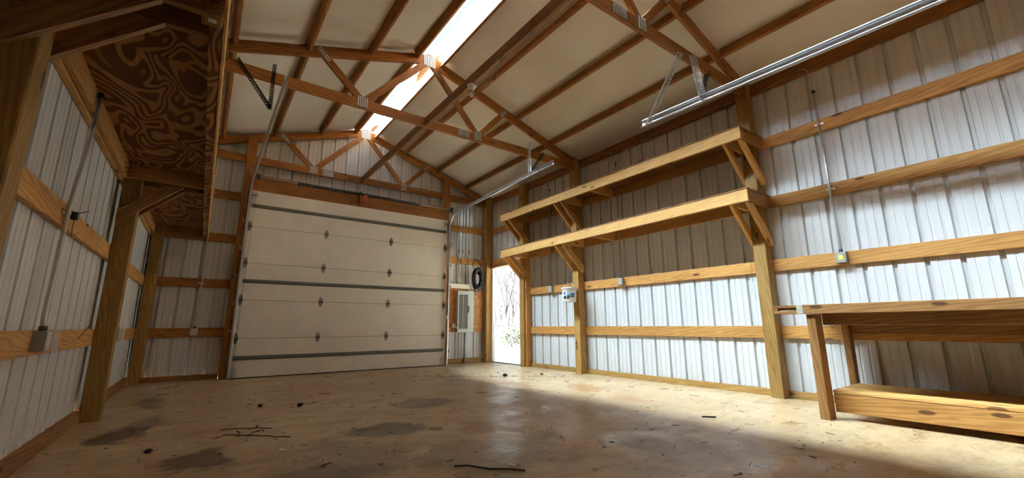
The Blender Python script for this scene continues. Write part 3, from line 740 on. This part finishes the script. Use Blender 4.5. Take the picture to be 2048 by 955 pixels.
def lump(name, c, r, mat, label, cat, seed=0, parent=None, flat=0.6, group=None):
    rg = random.Random(seed); v = []; f = []; nu, nv = 10, 6
    for i in range(nv+1):
        ph = -math.pi/2 + math.pi*i/nv
        for k in range(nu):
            th = 2*math.pi*k/nu; q = 1 + rg.uniform(-0.22, 0.22)*(0 < i < nv)
            v.append((c[0]+r[0]*math.cos(ph)*math.cos(th)*q, c[1]+r[1]*math.cos(ph)*math.sin(th)*q, c[2]+r[2]*math.sin(ph)*(1 if i in (0, nv) else q)))
    for i in range(nv):
        for k in range(nu): f.append((i*nu+k, i*nu+(k+1) % nu, (i+1)*nu+(k+1) % nu, (i+1)*nu+k))
    o = free_mesh(name, v, f, mat, parent, True, origin=(c[0], c[1], c[2]-r[2]))
    return tag(o, label, cat, group)
lump('plastic_bag', (4.90, 3.55, 3.085), (0.07, 0.15, 0.036), 'black_rubber', 'crumpled black plastic bag lying on the upper shelf', 'bag', 5)

# ------------------------------------------------------------------ left storage loft
lo = thing('storage_loft', (-0.42, 3.6, 2.15), 'plywood storage loft along the left wall on timber brackets', 'loft')
for a, b in ((SB+0.02, 2.9), (2.902, 5.32), (5.322, 8.15)):
    abox('deck', (GL+0.002, a, 2.301), (-0.055, b, 2.318), 'plywood', lo, 0.002)
abox('rim_board', (-0.130, SB+0.02, 2.162), (-0.075, 8.15, 2.30), 'plywood', lo)
abox('rim_facing', (-0.074, SB+0.02, 2.158), (-0.060, 8.15, 2.318), 'shelf_pine', lo, 0.002)
abox('wall_ledger', (GL+0.001, 2.345, 2.16), (GL+0.037, 5.12, 2.30), 'pine', lo)
abox('wall_ledger', (GL+0.001, 5.37, 2.16), (GL+0.037, 8.11, 2.30), 'pine', lo)
for y in (-0.94, -0.755, 0.7, 2.122, 2.305, 5.182-0.052, 5.365, 8.12):
    abox('joist', (GL+0.002 if y < 8 else L+0.002, y, 2.162), (-0.131, y+0.037, 2.30), 'old_board', lo)
for yp in (2.162, 5.222, -0.90):
    for y in (yp-0.0395, yp+PS+0.002):
        member('brace', [(-0.748, 1.73), (-0.29, 2.158), (-0.43, 2.158), (-0.748, 1.865)], (1, 0.92), y, y+0.036, 'old_board', lo)
ab_ = abox('rim_block', (-0.150, 2.02, 2.10), (-0.075, 2.115, 2.157), 'old_board', lo)
abox('square_washer', (-0.125, 2.05, 2.096), (-0.095, 2.08, 2.0995), 'bolt_zinc', ab_, 0.0005)

# ------------------------------------------------------------------ workbench on the right
wbn = thing('workbench', (4.85, 0.6, 0), 'rough timber workbench with a low shelf against the right wall', 'workbench')
BY0, BY1 = -0.75, 1.80
for y in (1.48, 0.05-0.7):
    abox('leg', (4.37, y, 0), (4.51, y+0.072, 0.878), 'old_board', wbn)
    abox('leg', (5.20, y+0.015, 0), (5.30, y+0.072, 0.878), 'old_board', wbn)
abox('front_rail', (4.50, BY0, 0.785), (4.538, 1.475, 0.924), 'old_board', wbn)
abox('back_rail', (5.302, BY0, 0.70), (5.34, 1.56, 0.876), 'old_board', wbn)
abox('fascia', (4.345, BY0, 0.882), (4.383, 1.585, 0.962), 'old_board', wbn)
abox('fascia_end', (4.345, 1.588, 0.938), (4.383, BY1, 0.962), 'old_board', wbn)
abox('fascia_end', (4.345, 1.588, 0.882), (4.383, BY1, 0.912), 'old_board', wbn)
abox('fascia_block', (4.345, 1.765, 0.913), (4.383, BY1, 0.937), 'old_board', wbn)
abox('tape', (4.3435, 1.56, 0.885), (4.3448, 1.61, 0.961), 'tape_grey', wbn, 0.0003)
for k in range(7):
    x0 = 4.384 + k*0.137
    abox('top_plank', (x0, BY0, 0.925), (min(x0+0.134, 5.342), BY1 - 0.004, 0.962), 'old_board', wbn)
abox('top_support', (4.384, 1.50, 0.882), (5.34, 1.538, 0.923), 'old_board', wbn)
abox('shelf_rail', (4.515, BY0, 0.055), (4.553, 1.475, 0.205), 'pine', wbn)
abox('shelf_rail', (5.16, BY0, 0.055), (5.198, 1.475, 0.205), 'pine', wbn)
for k in range(5):
    x0 = 4.513 + k*0.139
    abox('shelf_plank', (x0, BY0, 0.207), (x0+0.135, 1.478, 0.235), 'shelf_pine', wbn)
tube('wire_loop', [(4.60+0.04*math.cos(a), 1.44, 0.79+0.035*math.sin(a)) for a in [math.pi*1.0 + math.pi*k/10 for k in range(11)]], 0.003, 'cable_jacket', wbn, 6)

# ------------------------------------------------------------------ electrical: boxes and conduits
def conduit_run(label, box, nrm, side_axis, pts, straps=(), open_lid=False, yellow=False, cap=True):
    """box centre on the wall, nrm = direction into the room"""
    t = thing('conduit_run', box, label, 'conduit', 'conduits with outlet boxes')
    b = Vector(box); nr = Vector(nrm); sd = Vector(side_axis)
    M = frame(b, sd, (0, 0, 1))
    o = link('outlet_box', chamfer_box(0.095, 0.055, 0.115, 'box_grey', 0.006), M, t)
    cp = b + nr*0.030
    link('cover_plate', chamfer_box(0.088, 0.004, 0.105, 'galv_plate' if not yellow else 'box_grey', 0.002), frame(cp, sd, (0, 0, 1)), o)
    if yellow: link('sticker', chamfer_box(0.04, 0.002, 0.05, 'label_yellow', 0.001), frame(b+nr*0.0335, sd, (0, 0, 1)), o)
    if open_lid: link('hanging_cover', chamfer_box(0.03, 0.004, 0.13, 'paper', 0.001), frame(b+nr*0.05+sd*0.055, sd*0.4+nr, (0, 0, 1)), o)
    tube('connector', [(b.x, b.y, b.z+0.055), (b.x, b.y, b.z+0.085)], 0.019, 'dark_steel', t, 10)
    tube('pipe', [(b.x, b.y, b.z+0.06)] + pts, 0.0125, 'conduit_steel', t, 10)
    e = Vector(pts[-1])
    if cap: tube('end_bushing', [e, e+Vector((0, 0, 0.03))], 0.017, 'black_iron', t, 8)
    for p in straps:
        p = Vector(p); q = boxes_data([((-0.042, -0.003, -0.009), (0.042, 0.003, 0.009))])
        s = link('strap', mesh_from('strap', q[0], q[1], 'bolt_zinc'), frame(p - nr*0.012, sd, (0, 0, 1)), t)
        tube('strap_bow', [p + sd*(0.0155*math.cos(a)) + nr*(0.0155*math.sin(a)) for a in [math.pi*k/6 for k in range(7)]], 0.004, 'bolt_zinc', s, 5)
    return t
XN = GR-0.028
conduit_run('steel conduit and box with a yellow sticker on the girt above the workbench', (XN, 1.488, 1.47), (-1, 0, 0), (0, 1, 0), [(GR-0.018, 1.49, 1.6), (GR-0.016, 1.497, 2.2), (GR-0.016, 1.505, 3.36)], [(GR-0.016, 1.495, 2.22), (GR-0.016, 1.503, 2.98)], yellow=True)
conduit_run('steel conduit and box on the girt under the long shelves, right of the bucket', (XN, 4.388, 1.47), (-1, 0, 0), (0, 1, 0), [(GR-0.018, 4.387, 1.6), (GR-0.016, 4.375, 3.42)], [])
conduit_run('steel conduit and box on the right wall girt between doorway and bucket', (XN, 6.071, 1.47), (-1, 0, 0), (0, 1, 0), [(GR-0.018, 6.07, 1.6), (GR-0.016, 6.06, 3.42)], [])
XL = GL+0.028
conduit_run('steel conduit and dark box with hanging cover on the nearest left wall girt', (XL, 3.545, 0.715), (1, 0, 0), (0, 1, 0), [(GL+0.018, 3.56, 0.86), (GL+0.018, 3.588, 1.5), (GL+0.055, 3.59, 2.155), (GL+0.055, 3.59, 2.25)], [(GL+0.018, 3.588, 1.47)], open_lid=True)
conduit_run('steel conduit and box on the far left wall girt behind the loft post', (XL, 6.215, 0.715), (1, 0, 0), (0, 1, 0), [(GL+0.018, 6.20, 0.86), (GL+0.018, 6.12, 2.02)], [(GL+0.018, 6.155, 1.5)], open_lid=True)
conduit_run('thin steel conduit and grey box on the end wall girt left of the garage door', (-0.07, GE-0.028, 0.715), (0, -1, 0), (1, 0, 0), [(-0.068, GE-0.018, 0.86), (-0.06, GE-0.016, 1.5), (-0.09, GE-0.016, 3.70), (-0.085, GE-0.016, 3.80), (-0.03, GE-0.016, 3.83)], [(-0.06, GE-0.016, 1.47), (-0.075, GE-0.016, 2.24), (-0.083, GE-0.016, 2.98)], cap=False)
# eave cables
def sag(a, b, d, n=12): 
    a, b = Vector(a), Vector(b); return [a.lerp(b, k/n) + Vector((0, 0, -d*math.sin(math.pi*k/n))) for k in range(n+1)]
for (pts, lab) in (
    ([(GR-0.016, 1.505, 3.38), (GR-0.02, 1.51, 3.55), (GR-0.014, 1.58, 3.70), (GR-0.014, 1.9, 3.66), (GR-0.014, 2.08, 3.60), (GR-0.012, 2.13, 3.45)], 'tan cable curving from the conduit above the workbench to the near post'),
    ([(GR-0.016, 4.375, 3.43), (GR-0.02, 4.40, 3.56), (GR-0.014, 4.50, 3.69), (GR-0.014, 4.75, 3.74), (GR-0.014, 5.0, 3.68), (GR-0.014, 5.2, 3.62)], 'tan cable arching on the eave board above the middle conduit'),
    ([(GR-0.016, 6.06, 3.43), (GR-0.02, 6.08, 3.56), (GR-0.014, 6.2, 3.68), (GR-0.014, 6.45, 3.71), (GR-0.014, 6.74, 3.70)], 'tan cable running on the eave board towards the doorway post'),
    (sag((GR-0.014, 4.2, 3.62), (GR-0.014, 2.32, 3.66), -0.05), 'long tan cable stapled along the eave board above the upper shelf')):
    # smooth the polyline
    P = [Vector(p) for p in pts]; out = []
    for i in range(len(P)-1):
        p0, p1, p2, p3 = P[max(i-1, 0)], P[i], P[i+1], P[min(i+2, len(P)-1)]
        for k in range(5):
            s = k/5; out.append(0.5*((2*p1) + (p2-p0)*s + (2*p0-5*p1+4*p2-p3)*s*s + (3*p1-p0-3*p2+p3)*s**3))
    out.append(P[-1])
    out = [Vector((min(q.x, GR-0.012), q.y, q.z)) for q in out]
    tag(tube('cable', out, 0.0045, 'cable_jacket', None, 6), lab, 'cable', 'cables along the eave')
tag(tube('cable', sag((3.0, 8.22, 3.73), (4.05, 8.22, 3.70), 0.05), 0.006, 'cable_jacket', None, 6), 'tan cable drooping on the gable truss chord over the garage door', 'cable', 'cables along the eave')

# breaker panel
bp_ = thing('breaker_panel', (4.69, 8.24, 0.65), 'grey metal breaker panel on a particle board backing beside the garage door', 'breaker panel')
PX0, PX1, PZ0, PZ1, PY = 4.487, 4.885, 0.65, 1.545, 8.195
abox('enclosure', (PX0+0.012, PY+0.003, PZ0+0.012), (PX1-0.012, GE-0.013, PZ1-0.012), 'panel_grey', bp_, 0.003)
v, f = boxes_data([((PX0, PY-0.004, PZ0), (PX0+0.03, PY+0.002, PZ1)), ((PX1-0.075, PY-0.004, PZ0), (PX1, PY+0.002, PZ1)), ((PX0+0.03, PY-0.004, PZ0), (PX1-0.075, PY+0.002, PZ0+0.075)), ((PX0+0.03, PY-0.004, PZ1-0.075), (PX1-0.075, PY+0.002, PZ1))])
free_mesh('cover_trim', v, f, 'panel_grey', bp_, origin=(4.69, PY, PZ0))
pd = abox('panel_door', (PX0+0.034, PY-0.002, PZ0+0.08), (PX1-0.16, PY+0.001, PZ1-0.08), 'panel_door_grey', bp_, 0.001)
abox('door_fold', (PX0+0.125, PY-0.006, PZ0+0.08), (PX0+0.135, PY-0.002, PZ1-0.08), 'panel_grey', pd, 0.001)
pe = abox('door_edge', (PX1-0.158, PY-0.012, PZ0+0.08), (PX1-0.08, PY+0.001, PZ1-0.08), 'panel_grey', bp_, 0.003)
abox('latch', (PX1-0.145, PY-0.022, 1.08), (PX1-0.12, PY-0.012, 1.22), 'black_iron', pe, 0.003)
tag(abox('wire_gutter', (4.29, 8.235, 1.60), (4.80, GE-0.002, 1.70), 'cream_plastic', None, 0.004), 'cream wiring trough above the breaker panel', 'wire trough')
for x, zt, lab in ((4.555, 3.62, 'left of the three steel conduits rising from the wiring trough'), (4.645, 3.50, 'middle of the three steel conduits rising from the wiring trough'), (4.81, 3.66, 'right of the three steel conduits, rising straight from the breaker panel')):
    t = thing('wall_conduit', (x, GE-0.018, 1.7), lab, 'conduit', 'conduits above the breaker panel')
    z0 = 1.70 if x < 4.8 else 1.548
    yb = 8.268 if x < 4.8 else 8.25
    tube('pipe', [(x-0.02, yb, z0), (x-0.02, GE-0.015, z0+0.15), (x, GE-0.015, zt)], 0.0125, 'conduit_steel', t, 8)
    tube('coupling', [(x-0.003, GE-0.015, 2.42), (x-0.003, GE-0.015, 2.47)], 0.017, 'dark_steel', t, 8)
    abox('strap', (x-0.04, GE-0.004, 2.96), (x+0.04, GE-0.001, 2.98), 'bolt_zinc', t, 0.001)
tag(tube('drop_conduit', [(4.66, 8.285, 0.66), (4.66, 8.285, 0.14)], 0.021, 'pvc_white', None, 10), 'white plastic pipe below the breaker panel', 'pipe')
tag(tube('drop_conduit', [(4.72, 8.27, 0.66), (4.72, 8.27, 0.0)], 0.03, 'box_grey', None, 10), 'thick grey pipe below the breaker panel reaching the floor', 'pipe')
so = thing('wall_outlet', (4.44, 8.29, 0.77), 'small cream outlet box low on the particle board left of the breaker panel', 'outlet')
abox('outlet_body', (4.40, 8.255, 0.745), (4.47, GE-0.013, 0.83), 'cream_plastic', so, 0.004)
abox('outlet_lid', (4.41, 8.20, 0.745), (4.50, 8.255, 0.76), 'cream_plastic', so, 0.003)
# hanging cable coil
cc = thing('cable_coil', (4.95, 8.20, 1.86), 'coil of black cable hung on the corner post by the breaker panel', 'cable coil')
rg = random.Random(2)
for k in range(15):
    cx, cz = 4.955+rg.uniform(-.02, .02), 1.83+rg.uniform(-.05, .03); rx, rz = 0.105+rg.uniform(-.035, .03), 0.215+rg.uniform(-.06, .035); yy = 8.215-0.008*k; tilt = rg.uniform(-.25, .25)
    pts = []
    for q in range(29):
        a = 2*math.pi*q/28; px, pz = rx*math.cos(a), rz*math.sin(a)
        pts.append((cx+px*math.cos(tilt)-pz*math.sin(tilt)*0.5, yy+0.01*math.sin(a*2+k), cz+pz*math.cos(tilt)+px*math.sin(tilt)))
    tube('loop', pts, 0.012, 'black_rubber', cc, 6)
tube('hanging_loop', [(4.955+0.115*math.cos(a), 8.20, 2.05+0.23*math.sin(a)) for a in [math.pi*k/14 for k in range(15)]], 0.009, 'black_rubber', cc, 6)
tube('hanging_loop', [(4.95+0.06*math.cos(a), 8.19, 1.60-0.13*math.sin(a)) for a in [math.pi*k/12 for k in range(13)]], 0.006, 'black_rubber', cc, 6)

# bucket hung on the middle post
bk = thing('plastic_bucket', (5.07, 5.31, 1.18), 'white plastic bucket with a blue and green label hung on the middle right post', 'bucket')
BC = (5.075, 5.315, 1.18)
lathe('body', [(0.0, 0.0), (0.110, 0.0), (0.113, 0.006), (0.124, 0.225), (0.0, 0.224)], BC, 'white_plastic', bk, 32)
lathe('rim', [(0.122, 0.185), (0.131, 0.187), (0.131, 0.197), (0.124, 0.20), (0.124, 0.212), (0.133, 0.214), (0.134, 0.242), (0.128, 0.246), (0.0, 0.243)], BC, 'white_plastic', bk, 32)
def label_patch(a0, a1, z0, z1, mat, name='label_print', r=0.1205):
    v = []; f = []; n = 10
    for k in range(n+1):
        a = a0+(a1-a0)*k/n
        for z in (z0, z1):
            rr = 0.1130+0.0490*(z/1.0)*0.224/0.22 + 0.0012
            v.append((BC[0]+rr*math.cos(a), BC[1]+rr*math.sin(a), BC[2]+z))
    for k in range(n): f.append((2*k, 2*k+2, 2*k+3, 2*k+1))
    o = free_mesh(name, v, f, mat, bk, True, origin=BC)
    md = o.modifiers.new('t', 'SOLIDIFY'); md.thickness = 0.0008
A = math.atan2(-5.315, -5.075)
label_patch(A-0.98, A+0.85, 0.050, 0.178, 'white_plastic', 'label_sheet')
label_patch(A-0.30, A+0.30, 0.165, 0.181, 'label_green', 'label_band')
label_patch(A-0.95, A-0.50, 0.055, 0.172, 'label_blue'); label_patch(A-0.35, A+0.05, 0.055, 0.163, 'label_teal'); label_patch(A+0.12, A+0.80, 0.075, 0.150, 'label_blue')
label_patch(A-0.90, A-0.58, 0.10, 0.125, 'white_plastic'); label_patch(A-0.27, A-0.05, 0.085, 0.125, 'label_blue'); label_patch(A+0.2, A+0.7, 0.10, 0.12, 'label_teal')
tube('handle', [(BC[0], BC[1]+0.134*math.cos(a), BC[2]+0.215+0.0+0.12*math.sin(a)) for a in [math.pi*k/14 for k in range(15)]], 0.003, 'bolt_zinc', bk, 6)
tube('nail', [(R+0.02, 5.315, 1.508), (R-0.16, 5.315, 1.515)], 0.004, 'dark_steel', bk, 6)

# small things on the walls
cl_ = thing('wall_clip', (GL+0.02, 3.76, 1.49), 'small black cable clip with loose wires on the left wall girt', 'clip')
lathe('body', [(0.012, 0.0), (0.026, 0.002), (0.028, 0.03), (0.010, 0.032)], (GL+0.001, 3.76, 1.49), 'black_rubber', cl_, 14, (1, 0, 0))
tube('wire', [(GL+0.02, 3.75, 1.48), (GL+0.025, 3.72, 1.40), (GL+0.02, 3.76, 1.36), (GL+0.03, 3.86, 1.40)], 0.002, 'black_rubber', cl_, 5)
tube('wire', [(GL+0.02, 3.76, 1.50), (GL+0.05, 3.80, 1.53), (GL+0.06, 3.86, 1.55)], 0.003, 'black_rubber', cl_, 5)
for k in range(3):
    tag(tube('nail', [(GL+0.03, 4.86+0.05*k, 2.22-0.03*k), (GL+0.12, 4.84+0.05*k, 2.235-0.03*k)], 0.0025, 'black_iron', None, 5), ('topmost', 'middle', 'lowest')[k] + ' of three long nails sticking out of the loft ledger', 'nail', 'nails in the loft ledger')
tag(tube('nail', [(GL+0.002, 4.62, 0.70), (GL+0.05, 4.66, 0.81)], 0.0025, 'black_iron', None, 5), 'bent nail standing on the low left wall girt', 'nail')
tag(tube('pull_cord', [(GR-0.02, 2.40, 1.56), (GR-0.02, 2.402, 1.35), (GR-0.02, 2.40, 1.30)], 0.002, 'black_rubber', None, 5), 'short thin black cord dangling left of the near right post', 'cord')
tag(lathe('spray_cap', [(0.0, 0.0), (0.016, 0.0), (0.016, 0.05), (0.010, 0.07), (0.0, 0.07)], (GR+0.019, 6.55, 1.535), 'white_plastic', None, 12), 'small white bottle standing on the girt next to the doorway post', 'bottle')

# ------------------------------------------------------------------ floor litter
def stone(x, y, r, seed, lab): lump('stone', (x, y, r*0.55), (r, r*0.8, r*0.55), 'stone_dark', lab, 'stone', seed, group='dark stones on the floor')
stone(0.58, 5.13, 0.026, 1, 'left of the two black pebbles in front of the garage door')
stone(0.91, 4.91, 0.03, 2, 'right of the two black pebbles in front of the garage door')
stone(-0.18, 3.74, 0.022, 3, 'small black pebble on the floor near the left wall')
stone(4.02, 5.74, 0.04, 4, 'dark clump of dirt on the floor before the open doorway')
stone(4.62, 5.55, 0.025, 5, 'small dark pebble beside the skirt board near the doorway')
tag(tube('twig', [(3.63, 2.19, 0.008), (3.665, 2.147, 0.009), (3.71, 2.11, 0.008)], 0.007, 'stone_dark', None, 6), 'short thick black stick on the open floor left of the workbench', 'stick')
tag(tube('twig', [(1.27, 2.32, 0.006), (1.33, 2.27, 0.01), (1.40, 2.16, 0.006), (1.49, 2.09, 0.006), (1.55, 2.02, 0.005)], 0.005, 'twig', None, 6), 'long thin twig on the floor at the bottom middle', 'twig')
tw = thing('brush_twigs', (0.4, 3.8, 0), 'tangle of thin branched twigs on the floor left of centre', 'twig')
for pts in ([(0.22, 3.95, .005), (0.32, 3.86, .008), (0.36, 3.77, .02), (0.46, 3.75, .008), (0.62, 3.60, .006)], [(0.32, 3.86, .008), (0.31, 3.93, .03)], [(0.36, 3.77, .02), (0.44, 3.83, .035), (0.47, 3.80, .03)], [(0.20, 4.15, .005), (0.33, 4.15, .008), (0.45, 4.05, .006), (0.55, 4.0, .005)], [(0.45, 4.05, .006), (0.47, 4.09, .02)]):
    P = [Vector(p) for p in pts]; out = []
    for i in range(len(P)-1):
        for k in range(4): out.append(P[i].lerp(P[i+1], k/4) + Vector((rg.uniform(-.018, .018), rg.uniform(-.018, .018), rg.uniform(0, .008))))
    tube('branch', out + [P[-1]], 0.0038, 'twig', tw, 5)
def scrap(x, y, s, lab, mat='paper', seed=0):
    rg = random.Random(seed); v = []; n = 7
    for k in range(n):
        a = 2*math.pi*k/n; q = s*rg.uniform(0.5, 1.1); v.append((x+q*math.cos(a), y+q*math.sin(a), 0.003+rg.uniform(0, 0.4)*s*0.5))
    v2 = [(a, b, c+0.0015) for a, b, c in v]
    f = [tuple(range(n-1, -1, -1)), tuple(range(n, 2*n))] + [(k, (k+1) % n, (k+1) % n+n, k+n) for k in range(n)]
    tag(free_mesh('paper_scrap', v+v2, f, mat, origin=(x, y, 0)), lab, 'scrap', 'pale scraps on the floor')
scrap(0.527, 3.28, 0.035, 'pale scrap of litter left of centre beside the dark stain', seed=1)
scrap(1.553, 2.14, 0.03, 'pale curled leaf scrap at the bottom middle', seed=2)
scrap(3.254, 1.31, 0.04, 'pale scrap at the lower right, before the workbench', seed=3)
scrap(2.68, 6.6, 0.04, 'white scrap of paper near the right end of the garage door', seed=4)
pv = [(-0.12, 8.26, 0.075), (-0.02, 8.27, 0.075), (-0.045, 8.255, 0.13), (-0.12, 8.27, 0.077), (-0.02, 8.28, 0.077), (-0.045, 8.265, 0.132)]
tag(free_mesh('paper_scrap', pv, [(0, 1, 2), (5, 4, 3), (0, 3, 4, 1), (1, 4, 5, 2), (2, 5, 3, 0)], 'paper', origin=(-0.07, 8.26, 0.075)), 'folded white paper on the skirt board left of the garage door', 'scrap', 'pale scraps on the floor')
# fine straw, bark and dirt crumbs: uncountable
v = []; f = []; rg = random.Random(11)
for k in range(900):
    x = rg.uniform(-0.55, 5.1); y = rg.uniform(0.9, 7.9)
    if k % 3 == 0: x = 3.9 + rg.gauss(0, 0.8); y = 5.75 + (4.0-x)*0.75 + rg.gauss(0, 0.10)
    if not (-0.55 < x < 5.15 and y < 7.9): continue
    a = rg.uniform(0, math.pi); Ln = rg.choice((0.005, 0.007, 0.010, 0.014, 0.03))*rg.uniform(0.6, 1.3); w = rg.uniform(0.0012, 0.003); h = rg.uniform(0.0015, 0.005)
    ca, sa = math.cos(a), math.sin(a); b = len(v)
    for (p, q) in ((-Ln, -w), (Ln, -w), (Ln, w), (-Ln, w)): v.append((x+p*ca-q*sa, y+p*sa+q*ca, 0.0005))
    for (p, q) in ((-Ln, 0), (Ln, 0)): v.append((x+p*ca, y+p*sa, h))
    f += [(b, b+1, b+5, b+4), (b+2, b+3, b+4, b+5), (b, b+4, b+3), (b+1, b+2, b+5)]
tag(free_mesh('floor_litter', v, f, 'twig'), 'fine straw, bark bits and dirt crumbs scattered over the concrete floor', 'litter', None, 'stuff')

# ------------------------------------------------------------------ outside the doorway
gv, gf = [], []
for i in range(21):
    for k in range(21):
        x = SR+0.05 + i*6; y = -60 + k*8
        gv.append((x, y, -0.12 + 0.010*max(0, i-2)*6*0.15))
for i in range(20):
    for k in range(20): gf.append((i*21+k, (i+1)*21+k, (i+1)*21+k+1, i*21+k+1))
tag(free_mesh('ground', gv, gf, 'gravel'), 'pale sunlit ground outside the doorway', None, None, 'structure')
def bare_tree(x, y, h, seed, label):
    rg = random.Random(seed); t = thing('bare_tree', (x, y, -0.1), label, 'tree', 'bare trees outside')
    V = []; F = []
    def grow(p, d, ln, r, depth, data):
        pts = [p]; q = Vector(p); dd = Vector(d)
        for k in range(4):
            dd = (dd + Vector((rg.uniform(-.12, .12), rg.uniform(-.12, .12), rg.uniform(-.02, .10)))).normalized(); q = q + dd*ln/4; pts.append(q.copy())
        tv, tf = tube_data(pts, [r*(1-0.13*k) for k in range(5)], 5); b = len(data[0]); data[0].extend(tv); data[1].extend([tuple(b+i for i in z) for z in tf])
        if depth > 0:
            for k in range(rg.choice((3, 4))):
                s = pts[rg.choice((2, 3, 4, 4))]; nd = (dd + Vector((rg.uniform(-.8, .8), rg.uniform(-.8, .8), rg.uniform(0.0, .6)))).normalized()
                grow(s, nd, ln*rg.uniform(.5, .72), r*0.5, depth-1, data)
    data = ([], [])
    base = Vector((x, y, -0.12)); grow(base, Vector((0, 0, 1)), h*0.42, h*0.014, 0, data)
    free_mesh('trunk', data[0], data[1], 'bark', t, True, origin=base)
    top = base + Vector((0, 0, h*0.30)); data = ([], [])
    for k in range(5):
        grow(top + Vector((0, 0, h*0.03*k)), Vector((rg.uniform(-.45, .45), rg.uniform(-.45, .45), 1)).normalized(), h*0.34, h*0.008, 3, data)
    free_mesh('branches', data[0], data[1], 'bark', t, True, origin=top)
def dirpt(px, dist):
    x = (px-1024)/FPX; d = _f + _r2*x; d.z = 0; d.normalize(); return d.x*dist, d.y*dist
for i, (px, dist, h, lab) in enumerate(((1012, 24, 4.6, 'tallest bare tree in the middle of the doorway view'), (1026, 27, 4.9, 'bare tree at the right edge of the doorway view'), (992, 34, 3.6, 'smaller bare tree at the left of the doorway view'), (1002, 40, 4.2, 'distant bare tree left of centre in the doorway'), (1040, 36, 4.8, 'bare tree partly hidden by the doorway post'))):
    x, y = dirpt(px, dist); bare_tree(x, y, h, 20+i, lab)
def bush(x, y, rx, h, n, mat, seed, label, s=0.07):
    rg = random.Random(seed); t = thing('bush', (x, y, -0.1), label, 'bush')
    v = []; f = []
    for k in range(n):
        a = rg.uniform(0, 2*math.pi); q = rx*math.sqrt(rg.random()); z = h*rg.random()**0.8*(1-0.6*(q/rx)**2)
        c = Vector((x+q*math.cos(a), y+q*math.sin(a), -0.1+z+0.03)); u = Vector((rg.gauss(0, 1), rg.gauss(0, 1), rg.gauss(0, 1))).normalized(); w = u.orthogonal().normalized(); ss = s*rg.uniform(.6, 1.3)
        b = len(v); v += [c-u*ss, c+w*ss*.5, c+u*ss, c-w*ss*.5]; f.append((b, b+1, b+2, b+3))
    tag(free_mesh('leaves', v, f, mat, t, origin=(x, y, -0.1)), kind='stuff')
    st = ([], [])
    for k in range(9):
        a = rg.uniform(0, 2*math.pi); p = Vector((x, y, -0.12)); e = Vector((x+rx*.7*math.cos(a), y+rx*.7*math.sin(a), h*0.7))
        tv, tf = tube_data([p, p.lerp(e, .5)+Vector((0, 0, .08)), e], [0.02, 0.013, 0.006], 5); b = len(st[0]); st[0].extend(tv); st[1].extend([tuple(b+i for i in z) for z in tf])
    free_mesh('stems', st[0], st[1], 'bark', t, origin=(x, y, -0.1))
x, y = dirpt(1023, 19); bush(x, y, 0.62, 0.95, 900, 'leaf_green', 1, 'yellow-green leafy bush outside the open doorway')
for i, (px, dist, lab) in enumerate(((982, 38, 'brown bare brush at the left of the doorway view'), (1006, 45, 'brown bare brush behind the green bush'), (1036, 30, 'brown bare brush at the right of the doorway view'))):
    x, y = dirpt(px, dist); bush(x, y, 1.3, 1.5, 800, 'brush_brown', 40+i, lab, 0.08)
